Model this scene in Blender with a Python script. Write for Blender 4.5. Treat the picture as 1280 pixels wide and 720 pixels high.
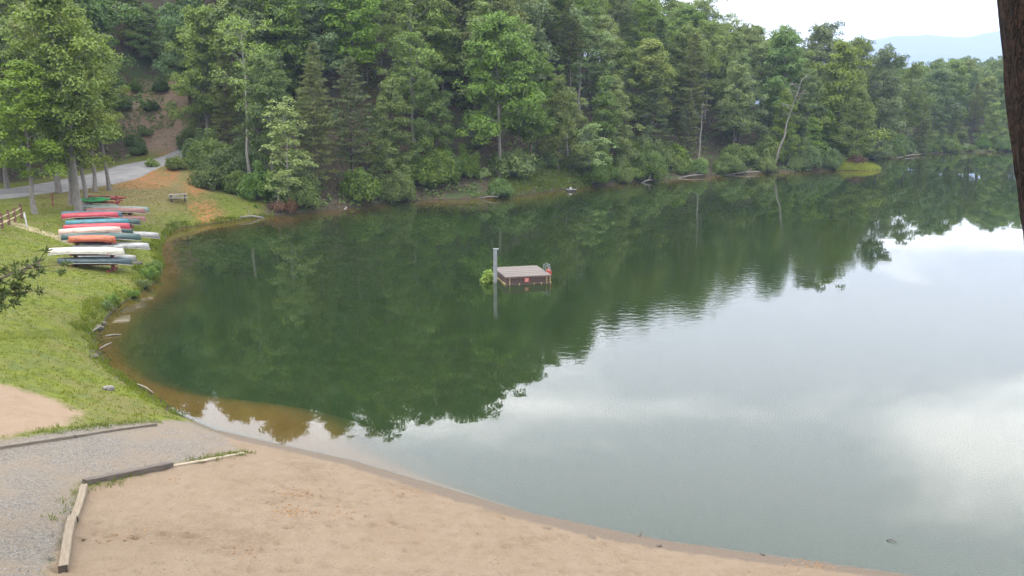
import bpy, math, random
import numpy as np
from mathutils import Vector, Matrix

for o in list(bpy.data.objects):
    bpy.data.objects.remove(o)
sc = bpy.context.scene
C = sc.collection
PI = math.pi

# ------------------------------------------------------------------ camera, sky, sun, exposure
CAM_Z = 12.0
FPX = 1100.0                                   # focal length in photo pixels (1280 wide)
PITCH = math.atan(230 / FPX)
cam = bpy.data.cameras.new('camera')
cam.sensor_width = 36.0
cam.lens = 36.0 * FPX / 1280.0
cam.clip_start = 0.1
cam.clip_end = 20000
co = bpy.data.objects.new('camera', cam)
co.location = (0, 0, CAM_Z)
co.rotation_euler = (PI / 2 - PITCH, 0, 0)
C.objects.link(co)
sc.camera = co

SUN_EL, SUN_AZ = math.radians(60), math.radians(245)      # behind the camera, to the left
w = bpy.data.worlds.new('World')
sc.world = w
w.use_nodes = True
wt = w.node_tree
for n in list(wt.nodes):
    wt.nodes.remove(n)


class NT:
    """small node-tree helper"""
    def __init__(s, tree):
        s.t = tree

    def n(s, typ, **kw):
        nd = s.t.nodes.new(typ)
        for k, v in kw.items():
            if k == 'ins':
                for kk, vv in v.items():
                    s.put(nd.inputs[kk], vv)
            else:
                setattr(nd, k, v)
        return nd

    def put(s, sock, v):
        if isinstance(v, bpy.types.NodeSocket):
            s.t.links.new(v, sock)
        else:
            if hasattr(sock.default_value, '__len__') and not isinstance(v, str):
                v = tuple(v)
                if len(sock.default_value) == 4 and len(v) == 3:
                    v = v + (1,)
            sock.default_value = v

    def math(s, op, a, b=0.0, clamp=False):
        nd = s.n('ShaderNodeMath', operation=op, use_clamp=clamp)
        s.put(nd.inputs[0], a)
        s.put(nd.inputs[1], b)
        return nd.outputs[0]

    def vmath(s, op, a, b=(0, 0, 0)):
        nd = s.n('ShaderNodeVectorMath', operation=op)
        s.put(nd.inputs[0], a)
        s.put(nd.inputs[1], b)
        return nd.outputs[0]

    def mix(s, f, a, b, blend='MIX'):
        nd = s.n('ShaderNodeMix', data_type='RGBA', blend_type=blend)
        s.put(nd.inputs[0], f)
        s.put(nd.inputs[6], a)
        s.put(nd.inputs[7], b)
        return nd.outputs[2]

    def step(s, v, a, b, lo=0.0, hi=1.0):
        nd = s.n('ShaderNodeMapRange', interpolation_type='SMOOTHSTEP')
        s.put(nd.inputs[0], v)
        for i, x in enumerate((a, b, lo, hi)):
            s.put(nd.inputs[i + 1], x)
        return nd.outputs[0]

    def noise(s, vec, scale, detail=4, rough=0.55, dist=0.0, col=False):
        nd = s.n('ShaderNodeTexNoise')
        if vec is not None:
            s.put(nd.inputs['Vector'], vec)
        s.put(nd.inputs['Scale'], scale)
        s.put(nd.inputs['Detail'], detail)
        s.put(nd.inputs['Roughness'], rough)
        s.put(nd.inputs['Distortion'], dist)
        return nd.outputs['Color' if col else 'Fac']

    def attr(s, name):
        return s.n('ShaderNodeAttribute', attribute_name=name).outputs['Fac']

    def scale(s, vec, v):
        nd = s.n('ShaderNodeMapping')
        s.put(nd.inputs['Vector'], vec)
        nd.inputs['Scale'].default_value = v
        return nd.outputs[0]


W = NT(wt)
g = W.n('ShaderNodeTexCoord').outputs['Generated']
sky = W.n('ShaderNodeTexSky', sky_type='NISHITA', sun_disc=False, sun_elevation=SUN_EL,
          sun_rotation=PI - SUN_AZ + PI, air_density=1.2, dust_density=3.0, ozone_density=1.0)
sep = W.n('ShaderNodeSeparateXYZ', ins={0: g})
zc = W.math('ADD', W.math('MAXIMUM', sep.outputs[2], 0.0), 0.12)
cv = W.n('ShaderNodeCombineXYZ', ins={0: W.math('DIVIDE', sep.outputs[0], zc), 1: W.math('DIVIDE', sep.outputs[1], zc), 2: 31.8})
cl = W.noise(cv.outputs[0], 0.95, 7, 0.55, 0.5)
cl2 = W.noise(cv.outputs[0], 0.23, 3, 0.5, 0.3)
cm = W.step(W.math('ADD', W.math('MULTIPLY', cl, 0.7), W.math('MULTIPLY', cl2, 0.3)), 0.44, 0.575)
cloud = W.mix(cm, (27.5, 28.2, 30.4), (49.0, 48.4, 48.0))
cloud = W.mix(1.0, cloud, W.mix(W.step(sep.outputs[2], 0.0, 0.5), (.66, .66, .665), (1.27, 1.265, 1.26)), 'MULTIPLY')   # an overcast sky is brighter overhead
wcol = W.mix(0.88, sky.outputs[0], cloud)
bg = W.n('ShaderNodeBackground', ins={0: wcol, 1: 0.112})
W.t.links.new(bg.outputs[0], W.n('ShaderNodeOutputWorld').inputs[0])

sl = bpy.data.lights.new('sun', 'SUN')
sl.energy = 1.3
sl.angle = math.radians(16)
sl.color = (1.0, 0.96, 0.88)
so = bpy.data.objects.new('sun', sl)
sd = Vector((math.sin(SUN_AZ) * math.cos(SUN_EL), math.cos(SUN_AZ) * math.cos(SUN_EL), math.sin(SUN_EL)))
so.rotation_euler = sd.to_track_quat('Z', 'Y').to_euler()
so.location = (-30, -40, 60)
C.objects.link(so)

sc.view_settings.view_transform = 'Standard'
sc.view_settings.look = 'None'
sc.view_settings.gamma = 1.0
sc.view_settings.use_curve_mapping = False
sc.view_settings.exposure = 0.46
sc.render.engine = 'CYCLES'
sc.cycles.use_denoising = True
sc.cycles.max_bounces = 7
sc.cycles.diffuse_bounces = 3
sc.cycles.glossy_bounces = 3
sc.cycles.transmission_bounces = 3
sc.cycles.transparent_max_bounces = 8
sc.cycles.volume_bounces = 0
sc.cycles.caustics_reflective = False
sc.cycles.caustics_refractive = False

rng = np.random.default_rng(7)
random.seed(7)


# ------------------------------------------------------------------ survey helper: where a sight line of the photo meets height z
def at(px, py, z=0.0):
    dx = (px - 640) / FPX
    dy = (py - 360) / FPX
    fy = math.cos(PITCH) - dy * math.sin(PITCH)
    fz = -math.sin(PITCH) - dy * math.cos(PITCH)
    t = (z - CAM_Z) / fz
    return t * dx, t * fy


# ------------------------------------------------------------------ object helpers
def link(name, me, parent=None, mat=None):
    o = bpy.data.objects.new(name, me)
    C.objects.link(o)
    if parent is not None:
        o.parent = parent
    if mat is not None and me is not None and not me.materials:
        me.materials.append(mat)
    return o


def tag(o, label, cat, group=None):
    o['label'] = label
    o['category'] = cat
    if group:
        o['group'] = group
    return o


def thing(name, label, cat, loc=(0, 0, 0), rz=0.0, group=None, scale=1.0):
    o = link(name, None)
    o.empty_display_size = 0.2
    o.location = loc
    o.rotation_euler = (0, 0, rz)
    o.scale = (scale,) * 3 if not hasattr(scale, '__len__') else scale
    return tag(o, label, cat, group)


def mesh(name, v, f, smooth=False):
    me = bpy.data.meshes.new(name)
    v = np.asarray(v, dtype=np.float32)
    if isinstance(f, np.ndarray) and f.ndim == 2:
        k = f.shape[1]
        n = len(f)
        me.vertices.add(len(v))
        me.vertices.foreach_set('co', v.ravel())
        me.loops.add(n * k)
        me.loops.foreach_set('vertex_index', f.astype(np.int32).ravel())
        me.polygons.add(n)
        me.polygons.foreach_set('loop_start', np.arange(0, n * k, k, dtype=np.int32))
        me.update(calc_edges=True)
        me.validate()
    else:
        me.from_pydata([tuple(map(float, x)) for x in v], [], [tuple(int(i) for i in q) for q in f])
    if smooth:
        me.polygons.foreach_set('use_smooth', np.ones(len(me.polygons), dtype=bool))
    me.update()
    return me


class MB:
    """collects shapes that become one mesh"""
    def __init__(s):
        s.v = []
        s.f = []

    def add(s, vs, fs):
        b = len(s.v)
        s.v += [tuple(x) for x in vs]
        s.f += [tuple(b + i for i in q) for q in fs]

    def box(s, c, size, m=None, bev=0.0):
        x, y, z = (d / 2 for d in size)
        b = min(bev, x * .9, y * .9, z * .9)
        if b <= 0:
            vs = [Vector((sx * x, sy * y, sz * z)) for sx in (-1, 1) for sy in (-1, 1) for sz in (-1, 1)]
            fs = [(0, 1, 3, 2), (4, 6, 7, 5), (0, 4, 5, 1), (2, 3, 7, 6), (0, 2, 6, 4), (1, 5, 7, 3)]
        else:
            # prism along the longest axis with chamfered section
            ax = max(range(3), key=lambda i: size[i])
            u, wv = [i for i in range(3) if i != ax]
            hu, hw, hl = size[u] / 2, size[wv] / 2, size[ax] / 2
            sec = [(hu - b, -hw), (hu, -hw + b), (hu, hw - b), (hu - b, hw), (-hu + b, hw), (-hu, hw - b), (-hu, -hw + b), (-hu + b, -hw)]
            vs = []
            for l, k in ((-hl, (1 - b / max(hu, hw) * .7)), (-hl + b, 1), (hl - b, 1), (hl, (1 - b / max(hu, hw) * .7))):
                for a_, c_ in sec:
                    p = [0, 0, 0]
                    p[ax] = l
                    p[u] = a_ * k
                    p[wv] = c_ * k
                    vs.append(Vector(p))
            fs = [tuple(range(7, -1, -1)), tuple(range(24, 32))]
            for r in range(3):
                for i in range(8):
                    j = (i + 1) % 8
                    fs.append((r * 8 + i, r * 8 + j, r * 8 + 8 + j, r * 8 + 8 + i))
        c = Vector(c)
        vs = [(m @ p if m is not None else p) + c for p in vs]
        s.add(vs, fs)
        return s

    def tube(s, pts, rad, n=6, cap=True):
        pts = [Vector(p) for p in pts]
        rad = rad if hasattr(rad, '__len__') else [rad] * len(pts)
        vs, fs = [], []
        for i, p in enumerate(pts):
            d = (pts[min(i + 1, len(pts) - 1)] - pts[max(i - 1, 0)])
            if d.length < 1e-6:
                d = Vector((0, 0, 1))
            d.normalize()
            a = d.cross(Vector((0.13, 0.97, 0.2)) if abs(d.y) < .9 else Vector((1, 0, 0.1))).normalized()
            b = d.cross(a)
            for k in range(n):
                t = 2 * PI * k / n
                vs.append(p + (a * math.cos(t) + b * math.sin(t)) * rad[i])
        for i in range(len(pts) - 1):
            for k in range(n):
                fs.append((i * n + k, i * n + (k + 1) % n, (i + 1) * n + (k + 1) % n, (i + 1) * n + k))
        if cap:
            fs.append(tuple(range(n - 1, -1, -1)))
            fs.append(tuple((len(pts) - 1) * n + k for k in range(n)))
        s.add(vs, fs)
        return s

    def build(s, name, mat, parent=None, smooth=False, loc=None):
        me = mesh(name, s.v, s.f, smooth)
        o = link(name, me, parent, mat)
        if loc is not None:
            o.location = loc
        return o


def rotz(a):
    return Matrix.Rotation(a, 3, 'Z')


# ------------------------------------------------------------------ numpy noise
_perm = np.random.default_rng(3).random((256, 256))


def vnoise(x, y, s=1.0, ox=0.0):
    x = np.asarray(x, float) * s + 1000.3 + ox
    y = np.asarray(y, float) * s + 1000.7 + ox * 1.7
    xi = np.floor(x).astype(int)
    yi = np.floor(y).astype(int)
    fx = x - xi
    fy = y - yi
    fx = fx * fx * (3 - 2 * fx)
    fy = fy * fy * (3 - 2 * fy)
    a = _perm[xi % 256, yi % 256]
    b = _perm[(xi + 1) % 256, yi % 256]
    c = _perm[xi % 256, (yi + 1) % 256]
    d = _perm[(xi + 1) % 256, (yi + 1) % 256]
    return (a * (1 - fx) + b * fx) * (1 - fy) + (c * (1 - fx) + d * fx) * fy - 0.5


def fbm(x, y, s=1.0, o=4, ox=0.0):
    r = 0
    a = 1.0
    for i in range(o):
        r = r + a * vnoise(x, y, s, ox + 13.1 * i)
        s *= 2.03
        a *= .5
    return r


def smooth(t):
    t = np.clip(t, 0, 1)
    return t * t * (3 - 2 * t)


# ------------------------------------------------------------------ materials
MATS = {}


def newmat(name):
    m = bpy.data.materials.new(name)
    m.use_nodes = True
    t = m.node_tree
    for n in list(t.nodes):
        t.nodes.remove(n)
    N = NT(t)
    out = N.n('ShaderNodeOutputMaterial')
    return m, N, out


def pbsdf(N, out, col, rough=0.7, bump=None, bstr=0.3, bdist=0.02, spec=0.3, metal=0.0):
    p = N.n('ShaderNodeBsdfPrincipled', ins={'Base Color': col, 'Roughness': rough, 'Specular IOR Level': spec, 'Metallic': metal})
    if bump is not None:
        b = N.n('ShaderNodeBump', ins={'Height': bump, 'Strength': bstr, 'Distance': bdist})
        N.t.links.new(b.outputs[0], p.inputs['Normal'])
    if out is not None:
        N.t.links.new(p.outputs[0], out.inputs[0])
    return p.outputs[0]


def worn(name, base, dark, scale=3.0, rough=0.7, stretch=(1, 1, 1), bstr=.3, spec=.3, amount=(.35, .7), light=None):
    """plain surface with streaky wear"""
    m, N, out = newmat(name)
    tc = N.n('ShaderNodeTexCoord').outputs['Object']
    v = N.scale(tc, stretch)
    a = N.noise(v, scale, 6, .6, .4)
    b = N.noise(v, scale * 6, 4, .6)
    f = N.step(N.math('ADD', N.math('MULTIPLY', a, .7), N.math('MULTIPLY', b, .3)), *amount)
    c = N.mix(f, base, dark)
    rnd = N.n('ShaderNodeObjectInfo').outputs['Random']
    c = N.mix(1.0, c, N.mix(rnd, (.86, .86, .86), (1.1, 1.1, 1.1)), 'MULTIPLY')
    if light is not None:
        c = N.mix(N.step(N.noise(v, scale * 2.3, 4, .6), .58, .75, 0, .6), c, light)
    pbsdf(N, out, c, rough, b, bstr, .01, spec)
    MATS[name] = m
    return m


def leafmat(name, base, alt, transl=0.3, var=0.4):
    m, N, out = newmat(name)
    isl = N.n('ShaderNodeNewGeometry').outputs['Random Per Island']
    oi = N.n('ShaderNodeObjectInfo').outputs['Random']
    clv = N.attr('clump')
    f = N.math('ADD', N.math('MULTIPLY', isl, .35), N.math('MULTIPLY', clv, .65))
    c = N.mix(f, base, alt)
    hs = N.n('ShaderNodeHueSaturation', ins={'Hue': N.math('ADD', .470, N.math('MULTIPLY', oi, .034)),
                                             'Saturation': N.math('ADD', .88, N.math('MULTIPLY', N.math('FRACT', N.math('MULTIPLY', oi, 7.31)), .3)),
                                             'Value': N.math('ADD', 1.0 - var / 2, N.math('MULTIPLY', N.math('FRACT', N.math('MULTIPLY', oi, 13.7)), var)), 'Color': c})
    c = hs.outputs[0]
    p = pbsdf(N, None, c, .6, spec=.25)
    tr = N.n('ShaderNodeBsdfTranslucent', ins={0: N.mix(1.0, c, (1.15, 1.25, .7), 'MULTIPLY')})
    mx = N.n('ShaderNodeMixShader', ins={0: transl, 1: p, 2: tr.outputs[0]})
    N.t.links.new(mx.outputs[0], out.inputs[0])
    MATS[name] = m
    return m


L_OAK = leafmat('leaf_broad', (.046, .088, .020), (.135, .195, .042))
L_POP = leafmat('leaf_poplar', (.062, .108, .019), (.160, .210, .044))
L_PINE = leafmat('needles', (.070, .100, .032), (.145, .170, .056), .15)
L_PALE = leafmat('leaf_pale', (.095, .160, .044), (.200, .265, .090))
L_SHRUB = leafmat('leaf_shrub', (.044, .088, .022), (.118, .176, .042))
L_BLUE = leafmat('leaf_bluegreen', (.038, .078, .026), (.110, .168, .052))
L_MID = leafmat('leaf_mid', (.070, .120, .030), (.165, .225, .062))
L_WARM = leafmat('leaf_warm', (.058, .098, .018), (.145, .195, .040))
L_NEAR = leafmat('needles_near', (.034, .055, .020), (.085, .110, .040), .2)
L_RUST = leafmat('leaf_rust', (.085, .055, .028), (.165, .105, .052))
L_FERN = leafmat('leaf_reed', (.13, .16, .03), (.25, .27, .07))
BARK = worn('bark_grey', (.17, .155, .135), (.075, .065, .055), 2.5, .9, (4, 4, .8), .6)
BARK_D = worn('bark_dark', (.10, .078, .06), (.035, .028, .022), 2.5, .95, (4, 4, .8), .6)
BARK_P = worn('bark_pale', (.25, .235, .205), (.13, .115, .10), 2.5, .9, (3, 3, .8), .4)
BARK_DEAD = worn('dead_wood', (.19, .175, .15), (.11, .098, .082), 3, .9, (3, 3, .7), .4)
TIMBER = worn('timber_weathered', (.155, .125, .086), (.082, .062, .042), 3.5, .85, (1, 9, 9), .7, amount=(.4, .75))
TIMBER_E = worn('timber_end', (.07, .052, .04), (.03, .024, .018), 8, .9)
TIMBER_D = worn('timber_creosote', (.115, .094, .076), (.05, .04, .032), 3, .85, (1, 9, 9), .7)
TIMBER_G = worn('timber_grey', (.135, .115, .088), (.07, .058, .044), 3, .9, (1, 8, 8), .6)
PLANKY = worn('plank_pale', (.30, .25, .18), (.19, .15, .10), 3, .85, (1, 8, 8), .4)
RACKRED = worn('rack_red_stain', (.19, .042, .034), (.11, .032, .026), 3, .7, (1, 1, 1), .3)
FENCEW = worn('fence_wood', (.13, .066, .042), (.075, .042, .03), 3, .8, (1, 1, 1), .4)
RAILW = worn('fence_rail', (.36, .28, .19), (.22, .16, .10), 3, .85, (1, 1, 1), .4)
DECK = worn('deck_board', (.115, .098, .085), (.07, .056, .046), 4, .85, (1, 6, 6), .5, light=(.19, .16, .135))
DECKS = [DECK, worn('deck_board_pale', (.165, .145, .125), (.095, .08, .066), 4, .85, (1, 6, 6), .5), worn('deck_board_dark', (.088, .076, .066), (.05, .042, .036), 4, .85, (1, 6, 6), .5)]
SKIRT = worn('skirt_board', (.095, .064, .052), (.04, .028, .024), 4, .85, (4, 4, 1), .5)
ALGAE = worn('algae_board', (.33, .26, .12), (.16, .12, .06), 4, .8)
REDPAINT = worn('red_paint', (.30, .05, .032), (.20, .036, .024), 3, .6)
STEEL = worn('galvanised', (0.192, 0.204, 0.212), (0.128, 0.132, 0.136), 5, .55, (1, 1, .4), .1, .5)
WHITEP = worn('white_paint', (0.4, 0.4, 0.384), (0.28, 0.272, 0.256), 3, .6)
TABLEW = worn('table_wood', (.21, .205, .195), (.13, .12, .11), 3, .85, (1, 8, 8), .4)
STONE = worn('stone', (.085, .07, .052), (.045, .037, .028), 5, .9)


# ------------------------------------------------------------------ the lie of the land
SHORE = [(10.6, 20.84), (7.96, 21.66), (4.27, 22.77), (0.48, 24.5), (-2.58, 26.5), (-5.51, 28.45), (-8.69, 30.06), (-11.15, 31.34),
         (-13.6, 33.46), (-14.82, 34.93), (-16.73, 37.08), (-18.58, 39.24), (-20.62, 42.22), (-22.45, 45.83), (-23.8, 51.6),
         (-24.6, 59.9), (-26.2, 65.2), (-29.3, 72.3), (-31.7, 79.8), (-33.0, 86.2), (-30.65, 89.34), (-27.63, 94.51),
         (-23.99, 97.32), (-20.43, 101.86), (-14.07, 110.42), (-6.18, 113.26), (0.0, 116.26), (8.1, 127.46), (17.34, 136.65),
         (29.32, 147.24), (45.62, 157.69), (59.08, 163.48), (66.5, 163.3), (68.9, 165.5), (68.5, 170.0), (63.5, 176.0), (69.58, 186.67), (87.83, 203.12),
         (102.82, 219.7), (112.38, 227.11), (130.77, 228.11), (160, 226), (190, 215), (215, 180), (215, 120), (180, 70), (120, 40),
         (70, 24), (40, 17), (22, 17.5)]
SH = np.array(SHORE)


def poly_sd(x, y, P):
    """signed distance to a polygon, positive inside"""
    x = np.asarray(x, float)
    y = np.asarray(y, float)
    P = np.asarray(P, float)
    d2 = np.full(x.shape, 1e18)
    ins = np.zeros(x.shape, bool)
    for i in range(len(P)):
        ax, ay = P[i]
        bx, by = P[(i + 1) % len(P)]
        ex, ey = bx - ax, by - ay
        t = np.clip(((x - ax) * ex + (y - ay) * ey) / (ex * ex + ey * ey + 1e-12), 0, 1)
        d2 = np.minimum(d2, (x - ax - t * ex) ** 2 + (y - ay - t * ey) ** 2)
        c = ((ay > y) != (by > y)) & (x < (bx - ax) * (y - ay) / (by - ay + 1e-12) + ax)
        ins ^= c
    d = np.sqrt(d2)
    return np.where(ins, d, -d)


def shore_d(x, y):
    """distance from the waterline, positive on land"""
    return -poly_sd(x, y, SH)


CTRL = [(-9.86, 17.61, 1.9), (-12.12, 23.02, 1.5), (-10.59, 25.58, 1.0), (-8.95, 28.07, 0.45), (-8.44, 22.05, 1.2), (-5.3, 22.49, 0.75),
        (-4.53, 18.94, 1.2), (-0.81, 20.4, 0.7), (3.24, 20.34, 0.4), (-10.75, 16.85, 2.1), (-12.69, 20.22, 1.9), (-15.73, 25.48, 1.6),
        (-14.39, 28.24, 1.1), (-12.98, 30.39, 0.55), (-17.85, 29.23, 1.9), (-18.28, 33.17, 1.2), (-19.48, 38.18, 0.7), (-21.79, 36.18, 2.0),
        (-23.7, 43.67, 1.2), (-24.94, 49.53, 0.7), (-29.13, 49.09, 2.2), (-30.19, 56.26, 1.3), (-29.28, 60.92, 0.7), (-36.92, 62.83, 2.4),
        (-37.77, 71.06, 1.8), (-39.01, 79.12, 2.1), (-38.3, 85.73, 1.9), (-35.86, 86.31, 1.2), (-35.5, 93.58, 2.0), (-32.65, 94.22, 0.9),
        (-29.74, 95.92, 0.7), (-41.17, 103.32, 3.3), (-38.94, 106.38, 4.0), (-40.5, 113.0, 4.6), (-34.68, 109.34, 2.6), (-30.7, 105.56, 1.5),
        (-50.13, 86.1, 2.8), (-48.83, 92.75, 3.1), (-46.5, 100.73, 3.7), (-46.37, 111.73, 4.6), (-44.23, 121.43, 5.8), (-41.83, 74.78, 2.3),
        (-60, 80, 3.2), (-56, 100, 4.2), (-53, 112, 5.0), (-51, 122, 7.0), (-57, 137, 16.0), (-48, 134, 15.0), (-62, 152, 27), (-70, 140, 25), (-60, 115, 8.5), (-66, 100, 8),
        (-75, 120, 20), (-90, 90, 15), (-80, 60, 6), (-60, 50, 4), (-45, 45, 3.2), (-32, 30, 3.2), (-24, 20, 3.2), (-40, 5, 7),
        # the bank under the camera
        (0, 15.5, 2.0), (-5, 15, 2.0), (5, 15, 1.9), (-12, 12, 3.6), (0, 10, 4.9), (6, 10, 4.8), (0, 5, 8.0), (4, 4.5, 8.4), (-6, 5, 7.6), (0, 0, 10.3), (8, 0, 10.3),
        (-33, 121, 8.5), (-30, 131, 16), (-37, 133, 15), (-28, 146, 25), (-42, 150, 26), (-24, 108, 3.2), (-27, 114, 6.0), (-21, 120, 10), (-40.5, 126.5, 7.5), (-39, 120, 5.6), (-47, 127, 9.5),
        (-14, 0, 9.3), (0, -12, 13), (-20, -12, 12), (20, -12, 13), (15, 8, 5.5), (14, 14, 1.9), (30, 4, 6), (60, 8, 4), (-8, 16.2, 2.0)]
for X, zm in ((-14, 31), (0, 33), (14, 32.5), (28, 28.5), (48, 21.5), (66, 15), (84, 10.5), (100, 8), (112, 6), (132, 7.5), (160, 9), (195, 9)):
    Ys = [c[1] for c in SHORE[19:43]]
    Xs = [c[0] for c in SHORE[19:43]]
    ysh = np.interp(X, np.maximum.accumulate(Xs), np.maximum.accumulate(Ys))
    for dd, k in ((8, .13), (20, .46), (38, .80), (62, 1.0), (95, 1.05)):
        ang = .55 if X < 75 else .1                     # the hill climbs away to the upper left
        CTRL.append((X - dd * math.sin(ang), ysh + dd * math.cos(ang), zm * k))
for i in range(0, len(SHORE), 1):
    CTRL.append((SHORE[i][0], SHORE[i][1], 0.0))
CT = np.array(CTRL)


def _tps(r2):
    return r2 * np.log(r2 + 1e-9) * .5


_d2 = ((CT[:, None, :2] - CT[None, :, :2]) ** 2).sum(-1) / 1e4
_A = np.zeros((len(CT) + 3,) * 2)
_A[:len(CT), :len(CT)] = _tps(_d2) + np.eye(len(CT)) * 2e-4
_A[:len(CT), -3:] = np.c_[np.ones(len(CT)), CT[:, :2] / 100]
_A[-3:, :len(CT)] = _A[:len(CT), -3:].T
_wt = np.linalg.solve(_A, np.r_[CT[:, 2], 0, 0, 0])


def height(x, y, detail=True):
    x = np.atleast_1d(np.asarray(x, float))
    y = np.atleast_1d(np.asarray(y, float))
    d = shore_d(x, y)
    out = np.empty(x.shape)
    for s in range(0, len(x), 20000):
        xs, ys = x[s:s + 20000], y[s:s + 20000]
        r2 = ((xs[:, None] - CT[None, :, 0]) ** 2 + (ys[:, None] - CT[None, :, 1]) ** 2) / 1e4
        out[s:s + 20000] = _tps(r2) @ _wt[:-3] + _wt[-3] + xs / 100 * _wt[-2] + ys / 100 * _wt[-1]
    r = np.hypot(x - 20, y - 110)
    far = smooth((r - 150) / 110)
    out = np.clip(out, -5, 40) * (1 - far) + 9.0 * far
    beach = smooth((poly_sd(x, y, BEACH_ZONE) + 1.5) / 2)
    lip = (1 - beach) * (.16 + .22 * (x < -22) * (y < 90)) * smooth(d / .6)
    land = np.maximum(out, .02 + .045 * np.clip(d, 0, 3)) * smooth(d / 1.5 + .15) + lip
    cove = np.exp(-((x + 10) ** 2 + (y - 33.5) ** 2) / 64.0)
    bed = -np.minimum((.62 - .50 * cove) * -d, 3.0)
    z = np.where(d > 0, land, bed)
    if detail:
        near = smooth((60 - np.hypot(x, y)) / 40)
        z = z + np.where(d > .3, 1, .15) * (fbm(x, y, .35, 3) * .10 * (1 - beach) + fbm(x, y, .06, 3) * .9 * smooth((d - 12) / 15) * (y > 60))
        zb = fbm(x, y, 1.1, 3, 5) * .035 + fbm(x, y, 3.6, 2, 9) * .06
        z = z + beach * near * zb * smooth((d - .15) / 1.2)
    return z


BEACH_ZONE = [(-10.9, 15.5), (-10.2, 17.6), (-11.9, 22.8), (-10.6, 25.5), (-9.1, 28.0), (-10.6, 30.0), (-10.6, 33), (-5, 31), (3, 28), (12, 24), (45, 20), (40, 10), (5, 10.5), (-5, 10.5)]
GRAVEL = [(-40, 14), (-16.1, 25.5), (-14.4, 28.25), (-13.0, 30.5), (-12.3, 32.0), (-10.6, 30.7), (-9.0, 28.1), (-10.6, 25.6), (-12.1, 23.1), (-10.9, 20.2), (-9.9, 17.0), (-9.5, 12), (-28, 4)]
DIRT = [at(-60, 484, 1.9), at(40, 492, 1.6), at(106, 518, 1.2), at(88, 537, 1.2), at(20, 552, 1.5), at(-60, 560, 1.9)]
CLAY = [[at(205, 200, 4.6), at(238, 190, 5.6), at(232, 212, 4.0), at(206, 228, 3.3)], [at(232, 232, 2.9), at(252, 214, 3.8), at(268, 228, 2.8), at(240, 244, 2.2)],
        [at(240, 258, 1.4), at(262, 252, 1.5), at(282, 272, .6), at(256, 272, .8)], [at(160, 226, 3.2), at(196, 214, 3.7), at(200, 236, 2.8), at(150, 240, 2.7)]]
PATHW = [at(0, 281, 2.3), at(20, 284, 2.1), at(92, 307, 1.4), at(88, 312, 1.4), at(18, 290, 2.1)]
CLEAR = [(-200, 20), (-30, 25), (-22, 48), (-25, 62), (-32, 86), (-27, 95), (-28.5, 101), (-33, 106), (-38, 112), (-42, 119), (-45, 126), (-48, 134.5), (-56, 136), (-58, 128), (-49.5, 119), (-51, 111), (-54, 98), (-62, 80), (-90, 70)]


def on_ground(x, y):
    return float(height(np.array([x]), np.array([y]))[0])


def at_ground(px, py, z0=1.0):
    z = z0
    for _ in range(25):
        x, y = at(px, py, min(z, 11.0))
        z = .5 * z + .5 * on_ground(x, y)
    x, y = at(px, py, z)
    return x, y, on_ground(x, y)


# ------------------------------------------------------------------ ground material
gm, N, out = newmat('ground')
geo = N.n('ShaderNodeNewGeometry').outputs['Position']
n1 = N.noise(geo, .45, 6, .6)
n2 = N.noise(geo, 2.2, 5, .6)
n3 = N.noise(geo, 9, 4, .65)
n4 = N.noise(N.scale(geo, (.7, 1.0, 1.0)), 24, 3, .75)
px_ = N.n('ShaderNodeSeparateXYZ', ins={0: geo})
edge = N.math('MULTIPLY', N.math('SUBTRACT', N.math('ADD', N.math('MULTIPLY', n2, .6), N.math('MULTIPLY', n3, .4)), .5), 1.7)
# grass
grass = N.mix(N.step(n2, .35, .65), (.058, .074, .008), (.096, .109, .012))
grass = N.mix(N.step(n1, .42, .64, 0, .85), grass, (0.102, 0.0884, 0.0306))
grass = N.mix(N.step(N.noise(geo, .9, 5, .65), .50, .66, 0, .7), grass, (.052, .080, .016))
grass = N.mix(N.step(n3, .48, .72, 0, .55), grass, (.060, .085, .018))
# bare worn soil on the slope below the road
dry = N.mix(N.step(n3, .4, .6), (.105, .080, .034), (.155, .115, .055))
col = N.mix(N.step(N.math('ADD', N.attr('dry'), edge), -.1, .8, 0, .8), grass, dry)
# forest floor
floor_ = N.mix(N.step(n2, .35, .65), (.030, .025, .015), (.066, .050, .031))
floor_ = N.mix(N.step(n1, .5, .62), floor_, (.036, .052, .016))
col = N.mix(N.step(N.math('ADD', N.attr('forest'), N.math('MULTIPLY', edge, 2.0)), -1.0, 1.0), col, floor_)
bankc = N.mix(N.step(n3, .35, .65), (.11, .078, .052), (.19, .13, .092))
bankc = N.mix(N.step(n2, .52, .66, 0, .8), bankc, (.055, .075, .026))
col = N.mix(N.step(N.math('ADD', N.attr('bank'), N.math('MULTIPLY', edge, 2.0)), -1.0, 1.0), col, bankc)
# red clay
clayc = N.mix(N.step(n3, .35, .65), (.20, .068, .026), (.26, .11, .046))
col = N.mix(N.math('MULTIPLY', N.step(N.math('ADD', N.attr('clay'), N.math('MULTIPLY', edge, 2.4)), -1.1, .6), N.step(n2, .38, .62, .08, .9)), col, clayc)
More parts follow.
